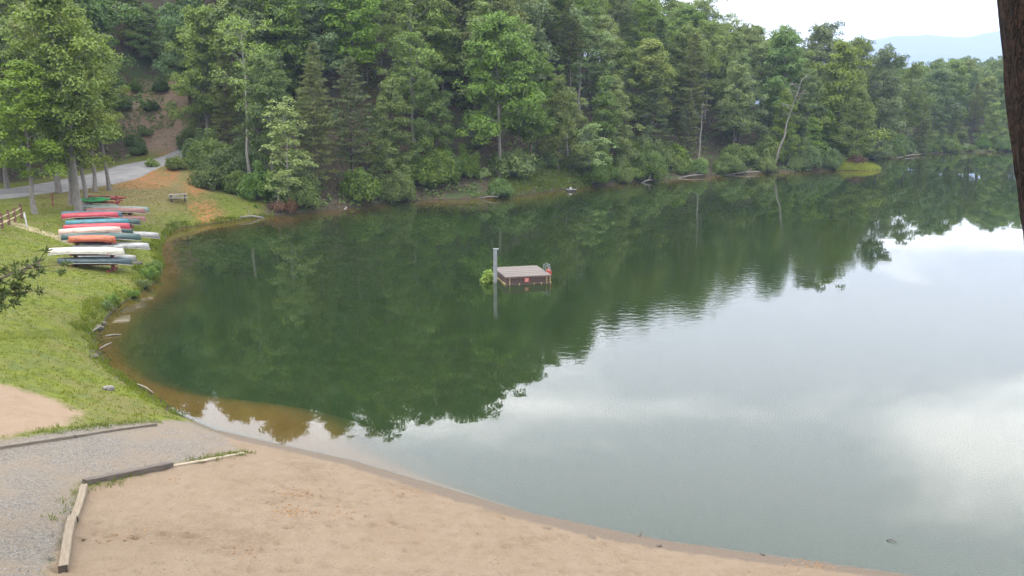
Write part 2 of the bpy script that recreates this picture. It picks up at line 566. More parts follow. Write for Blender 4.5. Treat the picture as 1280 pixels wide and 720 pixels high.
# sand
sandc = N.mix(N.step(n2, .3, .7), (.146, .1085, .0715), (.162, .1225, .084))
sandc = N.mix(N.step(n1, .45, .7, 0, .5), sandc, (.136, .098, .062))
sandc = N.mix(N.step(n4, .52, .70, 0, .6), sandc, (.088, .060, .037))
scuff = N.math('MULTIPLY', N.step(N.noise(N.scale(geo, (.6, 1.3, 1)), .55, 5, .65, .6), .52, .64), N.step(n3, .36, .60, .15, 1.0))
sandc = N.mix(N.math('MULTIPLY', scuff, .5), sandc, (.100, .068, .042))
sandc = N.mix(N.step(N.math('MULTIPLY', N.step(n3, .60, .74), N.step(N.noise(geo, .8, 3, .5), .5, .66)), .1, .6, 0, .65), sandc, (.115, .066, .034))
# gravel
vor = N.n('ShaderNodeTexVoronoi', ins={'Vector': geo, 'Scale': 24.0})
grav = N.mix(N.n('ShaderNodeSeparateColor', ins={0: vor.outputs['Color']}).outputs[0], (.082, .073, .060), (.150, .134, .111))
grav = N.mix(N.step(n1, .40, .62, 0, .72), grav, (.142, .112, .080))
grav = N.mix(N.math('MULTIPLY', N.step(N.math('ADD', px_.outputs[2], N.math('MULTIPLY', edge, .25)), 1.15, .55), .8), grav, N.mix(n3, (.115, .092, .068), (.165, .135, .10)))
sdm = N.step(N.math('ADD', N.attr('dirt'), edge), -.35, .35)
col = N.mix(sdm, col, N.mix(.35, sandc, (.225, .16, .105)))
pathc = N.mix(n3, (.20, .165, .095), (.27, .225, .14))
col = N.mix(N.math('MULTIPLY', N.step(N.math('ADD', N.attr('path'), N.math('MULTIPLY', edge, .5)), -.3, .25), .8), col, pathc)
col = N.mix(N.step(N.math('ADD', N.attr('gravel'), N.math('MULTIPLY', edge, .55)), -.25, .3), col, grav)
col = N.mix(N.step(N.math('ADD', N.attr('sand'), N.math('MULTIPLY', edge, .30)), -.16, .14), col, sandc)
# grit between gravel and waterline, damp margin, lake bed silt and its darkening with depth
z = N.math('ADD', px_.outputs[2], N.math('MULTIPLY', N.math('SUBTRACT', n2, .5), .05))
wetc = N.mix(n3, (.084, .066, .048), (.118, .094, .072))
sandm = N.step(N.math('MAXIMUM', N.attr('sand'), N.attr('gravel')), -1.2, .2)
col = N.mix(N.math('MULTIPLY', N.step(z, .10, .03), sandm), col, wetc)
mud = N.mix(n3, (.026, .020, .013), (.055, .042, .026))
col = N.mix(N.math('MULTIPLY', N.step(z, .10, .03), N.math('SUBTRACT', 1.0, sandm)), col, mud)
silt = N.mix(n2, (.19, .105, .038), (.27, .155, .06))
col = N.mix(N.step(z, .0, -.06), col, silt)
col = N.mix(N.step(z, -.25, -1.0), col, (.055, .044, .016))  # bed colour darkens with depth, standing in for light absorbed by the water
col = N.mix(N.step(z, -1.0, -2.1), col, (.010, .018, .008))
hb = N.math('ADD', N.math('MULTIPLY', n3, .6), N.math('MULTIPLY', n4, .35))
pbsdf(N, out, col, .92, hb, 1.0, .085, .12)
GROUND = gm

# ------------------------------------------------------------------ the ground sheet: one polar grid about the camera's foot
th = np.unique(np.r_[np.linspace(-PI, -.62, 60), np.linspace(-.62, .62, 470), np.linspace(.62, PI, 60)])[:-1]
rr = [2.0]
while rr[-1] < 9000:
    r = rr[-1]
    k = .05 if r < 13 else .0038 if r < 36 else .0065 if r < 130 else .016 if r < 330 else .12
    rr.append(r * (1 + k))
rr = np.array(rr)
TT, RR = np.meshgrid(th, rr)
gx = (RR * np.sin(TT)).ravel()
gy = (RR * np.cos(TT)).ravel()
gz = height(gx, gy)
# faint footprints and scuffs pressed into the sand
prs = np.random.default_rng(11)
bs = poly_sd(gx, gy, BEACH_ZONE)
sel = np.where((bs > -.3) & (gy < 34))[0]
trail = []
for _ in range(26):
    tx0, ty0, ta = prs.uniform(-10, 8), prs.uniform(15, 27), prs.uniform(0, 2 * PI)
    for k_ in range(prs.integers(6, 16)):
        trail.append((tx0, ty0, ta + prs.normal(0, .2)))
        ta += prs.normal(0, .12)
        sd_ = .11 * (-1) ** k_
        tx0 += .62 * math.cos(ta) - sd_ * math.sin(ta)
        ty0 += .62 * math.sin(ta) + sd_ * math.cos(ta)
for _ in range(160):
    trail.append((prs.uniform(-10, 9), prs.uniform(15, 29), prs.uniform(0, PI)))
for fx, fy, a in trail:
    u = (gx[sel] - fx) * math.cos(a) + (gy[sel] - fy) * math.sin(a)
    v = -(gx[sel] - fx) * math.sin(a) + (gy[sel] - fy) * math.cos(a)
    q = (u / .17) ** 2 + (v / .09) ** 2
    gz[sel] += np.where(shore_d(np.array([fx]), np.array([fy]))[0] > .8, 1, 0) * (-.06 * np.exp(-q) + .022 * np.exp(-(np.sqrt(q) - 1.7) ** 2 * 4))
nt, nr = len(th), len(rr)
ii = np.arange(nr - 1)[:, None] * nt
jj = np.arange(nt)[None, :]
j2 = (jj + 1) % nt
quads = np.stack([ii + jj, ii + nt + jj, ii + nt + j2, ii + j2], -1).reshape(-1, 4)[:, ::-1]
cen = quads[:, 0]
# centre cap
verts = np.c_[gx, gy, gz]
sdist = shore_d(gx, gy)
A_ = {}
A_['sand'] = np.clip(poly_sd(gx, gy, BEACH_ZONE), -3, 3)
A_['gravel'] = np.clip(poly_sd(gx, gy, GRAVEL), -3, 3)
A_['dirt'] = np.clip(poly_sd(gx, gy, DIRT), -3, 3)
A_['clay'] = np.clip(np.max([poly_sd(gx, gy, c) for c in CLAY], 0), -3, 3)
A_['path'] = np.clip(poly_sd(gx, gy, PATHW), -3, 3)
A_['forest'] = np.clip(-poly_sd(gx, gy, CLEAR), -4, 4) * np.where(gy > 60, 1, 0) - np.where(gy > 60, 0, 4)
A_['bank'] = np.clip(np.minimum(poly_sd(gx, gy, CLEAR), (gy - 120) * .5), -4, 4)
A_['dry'] = np.clip(.9 - np.hypot((gx + 41) / 10, (gy - 95) / 20), -1, 1) * 1.3 + np.clip(.6 - np.hypot((gx + 38) / 3.5, (gy - 66) / 9), -1, 1) * 0
fs_ = A_['sand'][cen]
fg_ = A_['gravel'][cen]
lab = np.where(fs_ > 0, 1, np.where(fg_ > 0, 2, 0))
lab[sdist[cen] < -.5] = 0
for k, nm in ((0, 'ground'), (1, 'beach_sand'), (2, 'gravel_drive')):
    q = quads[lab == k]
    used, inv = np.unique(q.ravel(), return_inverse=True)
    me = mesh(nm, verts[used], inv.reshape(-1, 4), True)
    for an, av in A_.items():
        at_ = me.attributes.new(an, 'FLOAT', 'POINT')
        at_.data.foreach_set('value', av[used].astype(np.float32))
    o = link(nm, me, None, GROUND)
    o['kind'] = 'structure'
    o['label'] = {'ground': 'grassy lakeshore, wooded hillside and lake bed', 'beach_sand': 'tan sandy beach curving along the water', 'gravel_drive': 'grey gravel drive beside the beach'}[nm]

# ------------------------------------------------------------------ road: worn pale tarmac lane climbing to the upper left
rm, N, out = newmat('road')
geo = N.n('ShaderNodeNewGeometry').outputs['Position']
a = N.noise(geo, .7, 5, .6)
b = N.noise(geo, 14, 4, .7)
rc = N.mix(N.step(a, .35, .65), (.15, .147, .142), (.20, .192, .178))
rc = N.mix(N.step(b, .5, .7, 0, .5), rc, (.11, .107, .10))
pbsdf(N, out, rc, .9, b, .4, .02, .2)
RL = [(-64, 66), (-57, 78), (-50.6, 89), (-47.6, 97.5), (-46.2, 105.5), (-45.4, 113.5), (-43.2, 121.0), (-41.8, 123.6)]
RL = np.array(RL, float)
tt = np.linspace(0, len(RL) - 1, 90)
cx = np.interp(tt, range(len(RL)), RL[:, 0])
cy = np.interp(tt, range(len(RL)), RL[:, 1])
for _ in range(6):
    cx[1:-1] = (cx[:-2] + cx[1:-1] * 2 + cx[2:]) / 4
    cy[1:-1] = (cy[:-2] + cy[1:-1] * 2 + cy[2:]) / 4
tx, ty = np.gradient(cx), np.gradient(cy)
ln = np.hypot(tx, ty)
nx, ny = ty / ln, -tx / ln
cols = np.linspace(-1, 1, 9)
hw = np.interp(tt, [0, 2, 4, 7], [4.3, 3.9, 3.1, 2.4])
rx = (cx[:, None] + nx[:, None] * cols * hw[:, None])
ry = (cy[:, None] + ny[:, None] * cols * hw[:, None])
# level across, a real built-up roadbed
zc_ = height(cx, cy, False)
zmax = np.maximum.reduce([height(rx[:, k], ry[:, k]) for k in range(9)])
for _ in range(8):
    zmax[1:-1] = (zmax[:-2] + zmax[1:-1] * 2 + zmax[2:]) / 4
rz_ = np.repeat((zmax + .10)[:, None], 9, 1) - (np.abs(cols) ** 2 * .05)[None, :]
rxx = np.c_[rx[:, :1] - nx[:, None] * .35, rx, rx[:, -1:] + nx[:, None] * .35]
ryy = np.c_[ry[:, :1] - ny[:, None] * .35, ry, ry[:, -1:] + ny[:, None] * .35]
rzz = np.c_[rz_[:, :1] - .8, rz_, rz_[:, -1:] - .8]
rv = np.c_[rxx.ravel(), ryy.ravel(), rzz.ravel()]
nc = 11
rf = [(i * nc + j, (i + 1) * nc + j, (i + 1) * nc + j + 1, i * nc + j + 1) for i in range(89) for j in range(nc - 1)]
o = link('road', mesh('road', rv, np.array(rf)[:, ::-1], True), None, rm)
o['kind'] = 'structure'
o['label'] = 'pale grey lane climbing behind the left trees'

# ------------------------------------------------------------------ lake water
wm, N, out = newmat('lake_water')
geo = N.n('ShaderNodeNewGeometry').outputs['Position']
sp = N.n('ShaderNodeSeparateXYZ', ins={0: geo})
rip = N.noise(N.scale(geo, (.75, 1.0, 1)), 2.1, 3, .55, .4)
swell = N.noise(N.scale(geo, (.5, 1.2, 1)), .55, 2, .5)
patch = N.noise(N.scale(geo, (.5, 1.2, 1)), .07, 3, .5)
# a breath of wind ruffles one long streak of the lake, the rest lies calm
va = N.math('ADD', N.math('MULTIPLY', sp.outputs[1], .56), N.math('MULTIPLY', sp.outputs[0], -.83))
ua = N.math('ADD', N.math('MULTIPLY', sp.outputs[1], .83), N.math('MULTIPLY', sp.outputs[0], .56))
vb = N.math('ADD', va, N.math('MULTIPLY', N.math('SUBTRACT', patch, .5), 14.0))
mid = N.math('MULTIPLY', N.math('MULTIPLY', N.step(vb, 14.5, 19.0), N.step(vb, 33.0, 24.0)), N.math('MULTIPLY', N.step(ua, 33.0, 40.0), N.step(ua, 96.0, 80.0)))
vd = N.n('ShaderNodeVectorMath', operation='DISTANCE')
N.put(vd.inputs[0], geo)
vd.inputs[1].default_value = (-21.0, 52.0, 0.0)
nd_out = vd.outputs['Value']
ruf = N.math('ADD', N.math('ADD', mid, N.math('MULTIPLY', N.step(nd_out, 11.0, 4.0), .5)), N.step(patch, .54, .68, .0, .08))
hgt = N.math('ADD', N.math('MULTIPLY', rip, N.math('ADD', .0004, N.math('MULTIPLY', ruf, .0062))), N.math('MULTIPLY', swell, .0016))
bump = N.n('ShaderNodeBump', ins={'Height': hgt, 'Strength': 1.0, 'Distance': 1.0})
fr = N.n('ShaderNodeFresnel', ins={0: 1.33})
N.t.links.new(bump.outputs[0], fr.inputs['Normal'])
gl = N.n('ShaderNodeBsdfGlossy', ins={0: (1, 1, 1), 1: 0.0})
N.t.links.new(bump.outputs[0], gl.inputs['Normal'])
tr = N.n('ShaderNodeBsdfTransparent', ins={0: (.95, .82, .55)})
mk = N.n('ShaderNodeBsdfDiffuse', ins={0: (.017, .036, .0125)})
body = N.n('ShaderNodeMixShader', ins={0: .40, 1: tr.outputs[0], 2: mk.outputs[0]})
mx = N.n('ShaderNodeMixShader', ins={0: fr.outputs[0], 1: body.outputs[0], 2: gl.outputs[0]})
N.t.links.new(mx.outputs[0], out.inputs[0])
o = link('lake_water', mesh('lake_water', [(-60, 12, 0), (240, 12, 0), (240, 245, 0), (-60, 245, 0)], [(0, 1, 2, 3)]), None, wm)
o['kind'] = 'structure'
o['label'] = 'still green lake reflecting forest and cloudy sky'

# ------------------------------------------------------------------ far mountain
mm, N, out = newmat('mountain_forest')
geo = N.n('ShaderNodeNewGeometry').outputs['Position']
c = N.mix(N.noise(geo, .012, 6, .6), (.018, .028, .030), (.032, .045, .045))
pbsdf(N, out, c, 1.0, spec=.05)
mxs = np.linspace(500, 7500, 180)
mys = np.linspace(4300, 8200, 60)
prof = np.interp(mxs, [500, 1400, 2150, 2480, 2720, 2960, 3120, 3330, 3550, 4200, 5200, 6200, 7500],
                 [130, 270, 385, 450, 460, 442, 465, 515, 540, 520, 440, 460, 330])
XX, YY = np.meshgrid(mxs, mys)
sh = np.interp(YY, [4300, 5100, 6000, 6700, 8200], [0, .42, 1.0, .8, .1])
ZZ = prof[None, :] * (.12 + .88 * sh) + fbm(XX, YY, .004, 4) * 40 * sh * (1 - np.exp(-((YY - 6000) / 500) ** 2) * .75) + fbm(XX, YY, .02, 2) * 7
ZZ[0] = -5
mv = np.c_[XX.ravel(), YY.ravel(), ZZ.ravel()]
mf = np.array([(i * 180 + j, i * 180 + j + 1, (i + 1) * 180 + j + 1, (i + 1) * 180 + j) for i in range(59) for j in range(179)])
o = link('mountain', mesh('mountain', mv, mf, True), None, mm)
o['kind'] = 'structure'
o['label'] = 'hazy blue mountain ridge beyond the lake'


# ------------------------------------------------------------------ trees: prototypes
def leaves_mesh(name, cen, nrm, length, width, clump, rs, curl=.25, along=None):
    """one folded diamond per leaf spray"""
    n = len(cen)
    rnd = rs.normal(size=(n, 3))
    if along is not None:
        a = along + rnd * .25
    else:
        a = np.cross(nrm, rnd)
    a /= np.linalg.norm(a, axis=1, keepdims=True) + 1e-9
    b = np.cross(nrm, a)
    b /= np.linalg.norm(b, axis=1, keepdims=True) + 1e-9
    nn = np.cross(a, b)
    L = np.asarray(length).reshape(-1, 1) * np.ones((n, 1))
    Wd = np.asarray(width).reshape(-1, 1) * np.ones((n, 1))
    dr = nn * (L * curl)
    v = np.empty((n, 4, 3))
    v[:, 0] = cen - a * L * .5
    v[:, 1] = cen + b * Wd * .5 - dr * .5 + a * L * .08
    v[:, 2] = cen + a * L * .5 - dr * .6
    v[:, 3] = cen - b * Wd * .5 - dr * .5 + a * L * .08
    f = np.arange(n * 4).reshape(-1, 4)
    me = mesh(name, v.reshape(-1, 3), f)
    at_ = me.attributes.new('clump', 'FLOAT', 'FACE')
    at_.data.foreach_set('value', np.asarray(clump, dtype=np.float32))
    return me


def broad(name, seed, H, R, cb, limbs, leafmat, bark, leaf=.30, per=130, dens=1.0, r0=None, shape='round', droop=0.0, cl=(.8, 1.45)):
    rs = np.random.default_rng(seed)
    mb = MB()
    r0 = r0 or H * .0135
    nseg = 9
    wob = rs.normal(0, H * .006, (nseg + 1, 2)).cumsum(0)
    tp = [Vector((wob[i][0] * (i > 0), wob[i][1] * (i > 0), H * .94 * i / nseg)) for i in range(nseg + 1)]
    tr_ = [r0 * (1.35 if i == 0 else 1) * (1 - .85 * i / nseg) + .02 for i in range(nseg + 1)]
    mb.tube([tp[0] - Vector((0, 0, .6))] + tp, [tr_[0] * 1.15] + tr_, 8)
    cc, cr = [], []
    for i in range(limbs):
        t = (i + rs.uniform(0, .8)) / limbs
        h = H * (cb + (0.94 - cb) * t ** .9)
        k = h / (H * .94) * nseg
        i0 = min(int(k), nseg - 1)
        base = tp[i0].lerp(tp[i0 + 1], k - i0)
        az = i * 2.399 + rs.uniform(-.5, .5)
        if shape == 'round':
            prof = math.sqrt(max(.05, 1 - ((t - .38) / .66) ** 2))
        elif shape == 'cone':
            prof = (1 - t) ** .75 * .95 + .16
        else:
            prof = .55 + .45 * math.sin(PI * min(1, t * .95 + .08))
        ln_ = R * prof * rs.uniform(.72, 1.12)
        el = math.radians(8 + 50 * t + rs.uniform(-10, 12)) - droop
        d = Vector((math.cos(az) * math.cos(el), math.sin(az) * math.cos(el), math.sin(el)))
        pts = [base]
        for s_ in range(4):
            d = (d + Vector(rs.normal(0, .12, 3)) + Vector((0, 0, .06))).normalized()
            pts.append(pts[-1] + d * ln_ / 4)
        lr = max(.03, tr_[i0] * .42)
        mb.tube(pts, [lr, lr * .75, lr * .55, lr * .35, .015], 5, False)
        nclu = max(3, int(round(2.2 + ln_ * 1.15 * dens)))
        for s_ in range(nclu):
            u = .38 + .66 * (s_ + rs.uniform(0, 1)) / nclu
            k2 = min(u, .999) * 4
            q = pts[int(k2)].lerp(pts[int(k2) + 1], k2 - int(k2))
            side = Vector(rs.normal(0, 1, 3))
            side.z *= .45
            q2 = q + side * (.28 * ln_ * (1.15 - abs(u - .6)))
            if s_ % 2 == 0:
                mb.tube([q, q.lerp(q2, .6), q2], [lr * .3 + .008, lr * .2, .008], 4, False)
            cc.append(q2)
            cr.append(rs.uniform(*cl) * (1.15 - .3 * t))
    # crown top
    for _ in range(max(3, limbs // 5)):
        cc.append(tp[-1] + Vector(rs.normal(0, R * .16, 3)) + Vector((0, 0, .1 * R)))
        cr.append(rs.uniform(*cl) * .9)
    P, Nn, Lf, K = [], [], [], []
    for q, r in zip(cc, cr):
        n = int(per * r * r * rs.uniform(.75, 1.2))
        d = rs.normal(size=(n, 3))
        d /= np.linalg.norm(d, axis=1, keepdims=True)
        d[:, 2] = np.where(d[:, 2] < -.35, -d[:, 2], d[:, 2])
        rad = r * rs.uniform(.35, 1.0, (n, 1)) ** .55
        lump = 1 + .28 * np.sin(d[:, :1] * 5 + q.x) * np.cos(d[:, 1:2] * 6 + q.y)
        p = np.array(q) + d * rad * lump * np.array([1, 1, .78])
        nm = d * 1.0 + np.array([0, 0, .45]) + rs.normal(0, .5, (n, 3))
        P.append(p)
        Nn.append(nm / np.linalg.norm(nm, axis=1, keepdims=True))
        Lf.append(leaf * rs.uniform(.7, 1.3, n))
        # leaf tone varies at random, per clump and per leaf
        K.append(np.clip(.30 + .35 * rs.random() + .30 * rs.random(n), 0, 1))
    P = np.concatenate(P)
    Lf = np.concatenate(Lf)
    me = leaves_mesh(name + '_crown', P, np.concatenate(Nn), Lf, Lf * .72, np.concatenate(K), rs)
    me.materials.append(leafmat)
    tm = mesh(name + '_trunk', mb.v, mb.f, True)
    tm.materials.append(bark)
    return dict(trunk=tm, crown=me, H=H)


def pine(name, seed, H, R, cb, leafmat, bark, step=.62, per=30, needle=.42, r0=None, flat=.28):
    rs = np.random.default_rng(seed)
    mb = MB()
    r0 = r0 or H * .0125
    ns = 8
    wob = rs.normal(0, H * .003, (ns + 1, 2)).cumsum(0)
    tp = [Vector((wob[i][0] * (i > 0), wob[i][1] * (i > 0), H * i / ns)) for i in range(ns + 1)]
    tr_ = [r0 * (1.3 if i == 0 else 1) * (1 - .93 * i / ns) + .012 for i in range(ns + 1)]
    mb.tube([tp[0] - Vector((0, 0, .6))] + tp, [tr_[0]] + tr_, 8)
    P, Nn, AL, Lf, K = [], [], [], [], []
    h = H * cb
    w_ = 0
    while h < H * .985:
        t = (h / H - cb) / (1 - cb)
        nb = rs.integers(4, 7)
        for b_ in range(nb):
            az = 2 * PI * b_ / nb + w_ * .9 + rs.uniform(-.35, .35)
            ln_ = R * ((1 - t) ** .8 * .92 + .10) * rs.uniform(.55, 1.15)
            if t < .25:
                ln_ *= .5 + 2 * t
            el = math.radians(-6 + 34 * t + rs.uniform(-9, 9))
            k = h / H * ns
            i0 = min(int(k), ns - 1)
            base = tp[i0].lerp(tp[i0 + 1], k - i0)
            d = Vector((math.cos(az) * math.cos(el), math.sin(az) * math.cos(el), math.sin(el)))
            mid_ = base + d * ln_ * .55
            tip = base + d * ln_ + Vector((0, 0, ln_ * .08))
            br = max(.02, tr_[i0] * .28)
            mb.tube([base, mid_, tip], [br, br * .6, .01], 4, False)
            npad = max(2, int(ln_ * 2.0))
            kk = rs.uniform(.1, .8)
            for s_ in range(npad):
                u = .30 + .72 * (s_ + rs.uniform(.2, .9)) / npad
                q = np.array(base.lerp(tip, min(u, 1.0)))
                side = np.cross(np.array(d), [0, 0, 1.0])
                q = q + side * rs.normal(0, .20 * ln_ * (1.1 - u * .5))
                rp = rs.uniform(.32, .62) * (1 - .25 * t)
                n = int(per * rs.uniform(.7, 1.3))
                dd = rs.normal(size=(n, 3))
                dd /= np.linalg.norm(dd, axis=1, keepdims=True)
                p = q + dd * rp * rs.uniform(.2, 1, (n, 1)) * np.array([1.15, 1.15, flat * 1.6]) + np.array([0, 0, .05])
                nm = np.array([0, 0, 1.0]) + rs.normal(0, .5, (n, 3))
                P.append(p)
                Nn.append(nm / np.linalg.norm(nm, axis=1, keepdims=True))
                al = dd * np.array([1, 1, .5]) + np.array(d) * .6 + np.array([0, 0, .25])
                AL.append(al / np.linalg.norm(al, axis=1, keepdims=True))
                Lf.append(needle * rs.uniform(.7, 1.25, n))
                K.append(np.clip(kk + rs.uniform(-.2, .35, n), 0, 1))
        h += step * rs.uniform(.75, 1.3) * (1.15 - .4 * t)
        w_ += 1
    P = np.concatenate(P)
    Lf = np.concatenate(Lf)
    me = leaves_mesh(name + '_crown', P, np.concatenate(Nn), Lf, Lf * .27, np.concatenate(K), rs, .12, np.concatenate(AL))
    me.materials.append(leafmat)
    tm = mesh(name + '_trunk', mb.v, mb.f, True)
    tm.materials.append(bark)
    return dict(trunk=tm, crown=me, H=H)


def shrub(name, seed, R, Hh, leafmat, n=26, leaf=.2, per=120):
    rs = np.random.default_rng(seed)
    mb = MB()
    P, Nn, Lf, K = [], [], [], []
    for i in range(n):
        az = i * 2.399
        rad = R * math.sqrt((i + .5) / n) * rs.uniform(.8, 1.1)
        top = Hh * math.sqrt(max(.12, 1 - (rad / R / 1.15) ** 2)) * rs.uniform(.4, 1.35)
        tip = Vector((math.cos(az) * rad, math.sin(az) * rad, top))
        mb.tube([Vector((math.cos(az) * .1, math.sin(az) * .1, -.35)), tip * .5 + Vector((0, 0, .12 * Hh)), tip], [.03, .02, .008], 4, False)
        for zf in ((1.0, .55) if top > .8 else (1.0,)):
            r = rs.uniform(.45, .75) * min(1.2, .35 + R * .35)
            m_ = int(per * r * r * 3)
            d = rs.normal(size=(m_, 3))
            d /= np.linalg.norm(d, axis=1, keepdims=True)
            q = np.array(tip) * np.array([1, 1, zf])
            P.append(q + d * r * rs.uniform(.4, 1, (m_, 1)) * np.array([1, 1, .95]))
            nm = d + np.array([0, 0, .3]) + rs.normal(0, .5, (m_, 3))
            Nn.append(nm / np.linalg.norm(nm, axis=1, keepdims=True))
            Lf.append(leaf * rs.uniform(.7, 1.3, m_))
            K.append(np.clip(.25 + .4 * rs.random() + .3 * rs.random(m_), 0, 1))
    P = np.concatenate(P)
    Lf = np.concatenate(Lf)
    me = leaves_mesh(name + '_foliage', P, np.concatenate(Nn), Lf, Lf * .7, np.concatenate(K), rs)
    me.materials.append(leafmat)
    tm = mesh(name + '_stem', mb.v, mb.f)
    tm.materials.append(BARK_D)
    return dict(trunk=tm, crown=me, H=Hh)


PROTO = {
    'oak': [broad('oak', 1, 19, 5.6, .26, 24, L_OAK, BARK, .31, 95), broad('oak', 2, 20, 5.0, .24, 24, L_OAK, BARK_D, .30, 95),
            broad('oak', 3, 18, 5.3, .30, 22, L_SHRUB, BARK, .32, 95), broad('oak', 9, 17, 4.6, .2, 22, L_BLUE, BARK_D, .30, 95),
            broad('oak', 41, 18, 4.9, .32, 18, L_MID, BARK_P, .27, 105, .8), broad('oak', 42, 17, 5.8, .22, 20, L_WARM, BARK, .33, 88, .9, droop=.15)],
    'poplar': [broad('poplar', 4, 22, 4.2, .24, 28, L_POP, BARK, .29, 95, shape='col'), broad('poplar', 5, 21, 4.4, .28, 26, L_POP, BARK, .29, 95, shape='col'),
               broad('poplar', 6, 23, 4.0, .34, 26, L_OAK, BARK, .30, 95, shape='col')],
    'cone': [broad('cone', 7, 19, 5.0, .1, 28, L_POP, BARK_D, .29, 95, shape='cone'), broad('cone', 8, 18, 4.4, .12, 26, L_OAK, BARK_D, .29, 95, shape='cone')],
    'pine': [pine('pine', 11, 20, 4.3, .22, L_PINE, BARK_D), pine('pine', 12, 18, 3.9, .12, L_PINE, BARK_D),
             pine('pine', 13, 22, 4.0, .38, L_PINE, BARK_D), pine('pine', 14, 16, 4.2, .10, L_BLUE, BARK_D)],
    'tallpine': [pine('tallpine', 15, 26, 4.4, .50, L_PINE, BARK_D, .55, 36)],
    'sapling': [broad('sapling', 21, 11, 2.2, .16, 20, L_PALE, BARK_P, .22, 120, 1.1, .085, 'col', cl=(.45, .8)),
                broad('sapling', 22, 9, 2.4, .2, 16, L_PALE, BARK_P, .22, 120, 1.0, .07, 'round', cl=(.45, .8))],
    'sparse': [broad('sparse', 23, 18, 3.6, .45, 15, L_PALE, BARK_P, .26, 75, .65, .17, 'round', cl=(.55, 1.0))],
    'shrub': [shrub('shrub', 31, 1.9, 2.0, L_SHRUB), shrub('shrub', 32, 1.5, 1.3, L_OAK), shrub('shrub', 33, 2.3, 2.9, L_SHRUB, 30), shrub('shrub', 34, 1.2, 1.1, L_PALE, 18)],
    'rust': [shrub('rust', 35, 1.1, 1.2, L_RUST, 16, .2, 60)],
}
KNAME = {'oak': 'broadleaf_tree', 'poplar': 'poplar_tree', 'cone': 'broadleaf_tree', 'pine': 'pine_tree', 'tallpine': 'pine_tree', 'sapling': 'young_tree', 'sparse': 'slender_tree', 'shrub': 'shrub', 'rust': 'shrub'}


def plant(kind, x, y, label, group=None, h=None, var=None, wide=1.0, z=None, rz=None, tilt=(0, 0)):
    pr = PROTO[kind]
    p = pr[random.randrange(len(pr)) if var is None else var]
    s = (h / p['H']) if h else 1.0
    low = kind in ('shrub', 'rust')
    if z is None:
        z = on_ground(x, y)
    o = thing(KNAME[kind], label, 'shrub' if low else 'tree', (x, y, z), random.uniform(0, 2 * PI) if rz is None else rz, group, (s * wide, s * wide, s))
    o.rotation_euler[0], o.rotation_euler[1] = tilt
    link('stem' if low else 'trunk', p['trunk'], o)
    link('foliage' if low else 'crown', p['crown'], o)
    return o


placed = []


def featured(px, Y, kind, top, label, var=None, wide=1.0, group=None, rz=None):
    """a tree on the sight line px at distance Y, tall enough to reach photo row `top`"""
    X = (px - 640) / FPX * (Y * math.cos(PITCH) + (CAM_Z - 3) * math.sin(PITCH))
    z = on_ground(X, Y)
    ang = math.atan((360 - top) / FPX) - PITCH
    h = CAM_Z + Y * math.tan(ang) - z
    placed.append((X, Y, 3.0 if kind not in ('shrub', 'rust') else 1.2))
    return plant(kind, X, Y, label, group, h, var, wide, z, rz)


# --- the group of trees between the lane and the boats
featured(98, 79.5, 'poplar', -14, 'tall poplar with grey trunk right behind the boat racks', 0, 1.05)
featured(74, 89, 'poplar', -2, 'tall poplar standing at the edge of the grey lane', 1, 1.0)
featured(88, 82, 'poplar', 40, 'leafy poplar between the lane and the boat racks', 2, .95)
featured(107, 81, 'poplar', 22, 'poplar with pale trunk nearest the green kayak', 0, .8)
featured(119, 92, 'poplar', 30, 'poplar with slim trunk behind the red kayak, left one', 1, .85)
featured(137, 93, 'poplar', 48, 'poplar with slim trunk behind the red kayak, right one', 2, .85)
featured(43, 76, 'poplar', 84, 'small leafy tree with dark trunk beside the rail fence', 1, 1.15)
featured(10, 92, 'oak', 40, 'broadleaf tree at the left edge across the lane', 2, 1.0)
featured(-20, 86, 'oak', -10, 'large broadleaf tree cut by the left edge of view', 1, 1.1)
featured(30, 104, 'poplar', -30, 'tall poplar behind the lane at far left', 2, 1.2)
featured(62, 112, 'oak', -30, 'broadleaf tree behind the lane and the poplars', 0, 1.1)
featured(118, 118, 'oak', -40, 'broadleaf tree on the bank left of the bare slope', 3, 1.0)
featured(100, 108, 'pine', 60, 'short pine behind the poplars on the lane bank', 1, 1.0)
# --- edge of the clearing
featured(243, 128, 'oak', -10, 'broadleaf tree at the right edge of the bare slope', 3, .9)
featured(262, 118, 'oak', 18, 'broadleaf tree above the red clay bank', 0, .8)
featured(250, 131, 'poplar', -40, 'tall poplar rising above the clay bank', 2, 1.0)
featured(288, 113, 'pine', 60, 'pine behind the slender pale tree', 1, .9)
featured(313, 107, 'sparse', 22, 'slender sparse tree with pale trunk above the picnic clearing', 0, 1.0)
featured(358, 98.3, 'sapling', 130, 'young light green tree at the corner of the cove', 0, 1.15)
featured(340, 104, 'oak', 78, 'small broadleaf tree behind the young light green tree', 2, .7)
featured(395, 104, 'pine', 78, 'feathery pine on the shore right of the young light green tree', 1, 1.05)
featured(440, 108, 'pine', 70, 'feathery pine at the middle of the left wooded shore', 0, 1.1)
featured(492, 114, 'cone', 98, 'dense broadleaf tree leaning foliage down to the water', 1, 1.0)
featured(545, 118, 'oak', 100, 'round broadleaf tree at the bend of the wooded shore', 3, .85)
featured(598, 124, 'pine', 112, 'dark pine left of the large spreading shore tree', 3, .9)
featured(462, 128, 'oak', 42, 'bright domed broadleaf tree above the shoreline pines', 2, .95)
featured(625, 120.5, 'oak', 28, 'large spreading broadleaf tree standing near the small clearing', 0, .95)
featured(664, 125, 'oak', 62, 'broadleaf tree close beside the large spreading shore tree', 1, .8)
featured(712, 146, 'tallpine', 0, 'tall pine with long bare trunk above the forest edge', 0, 1.0)
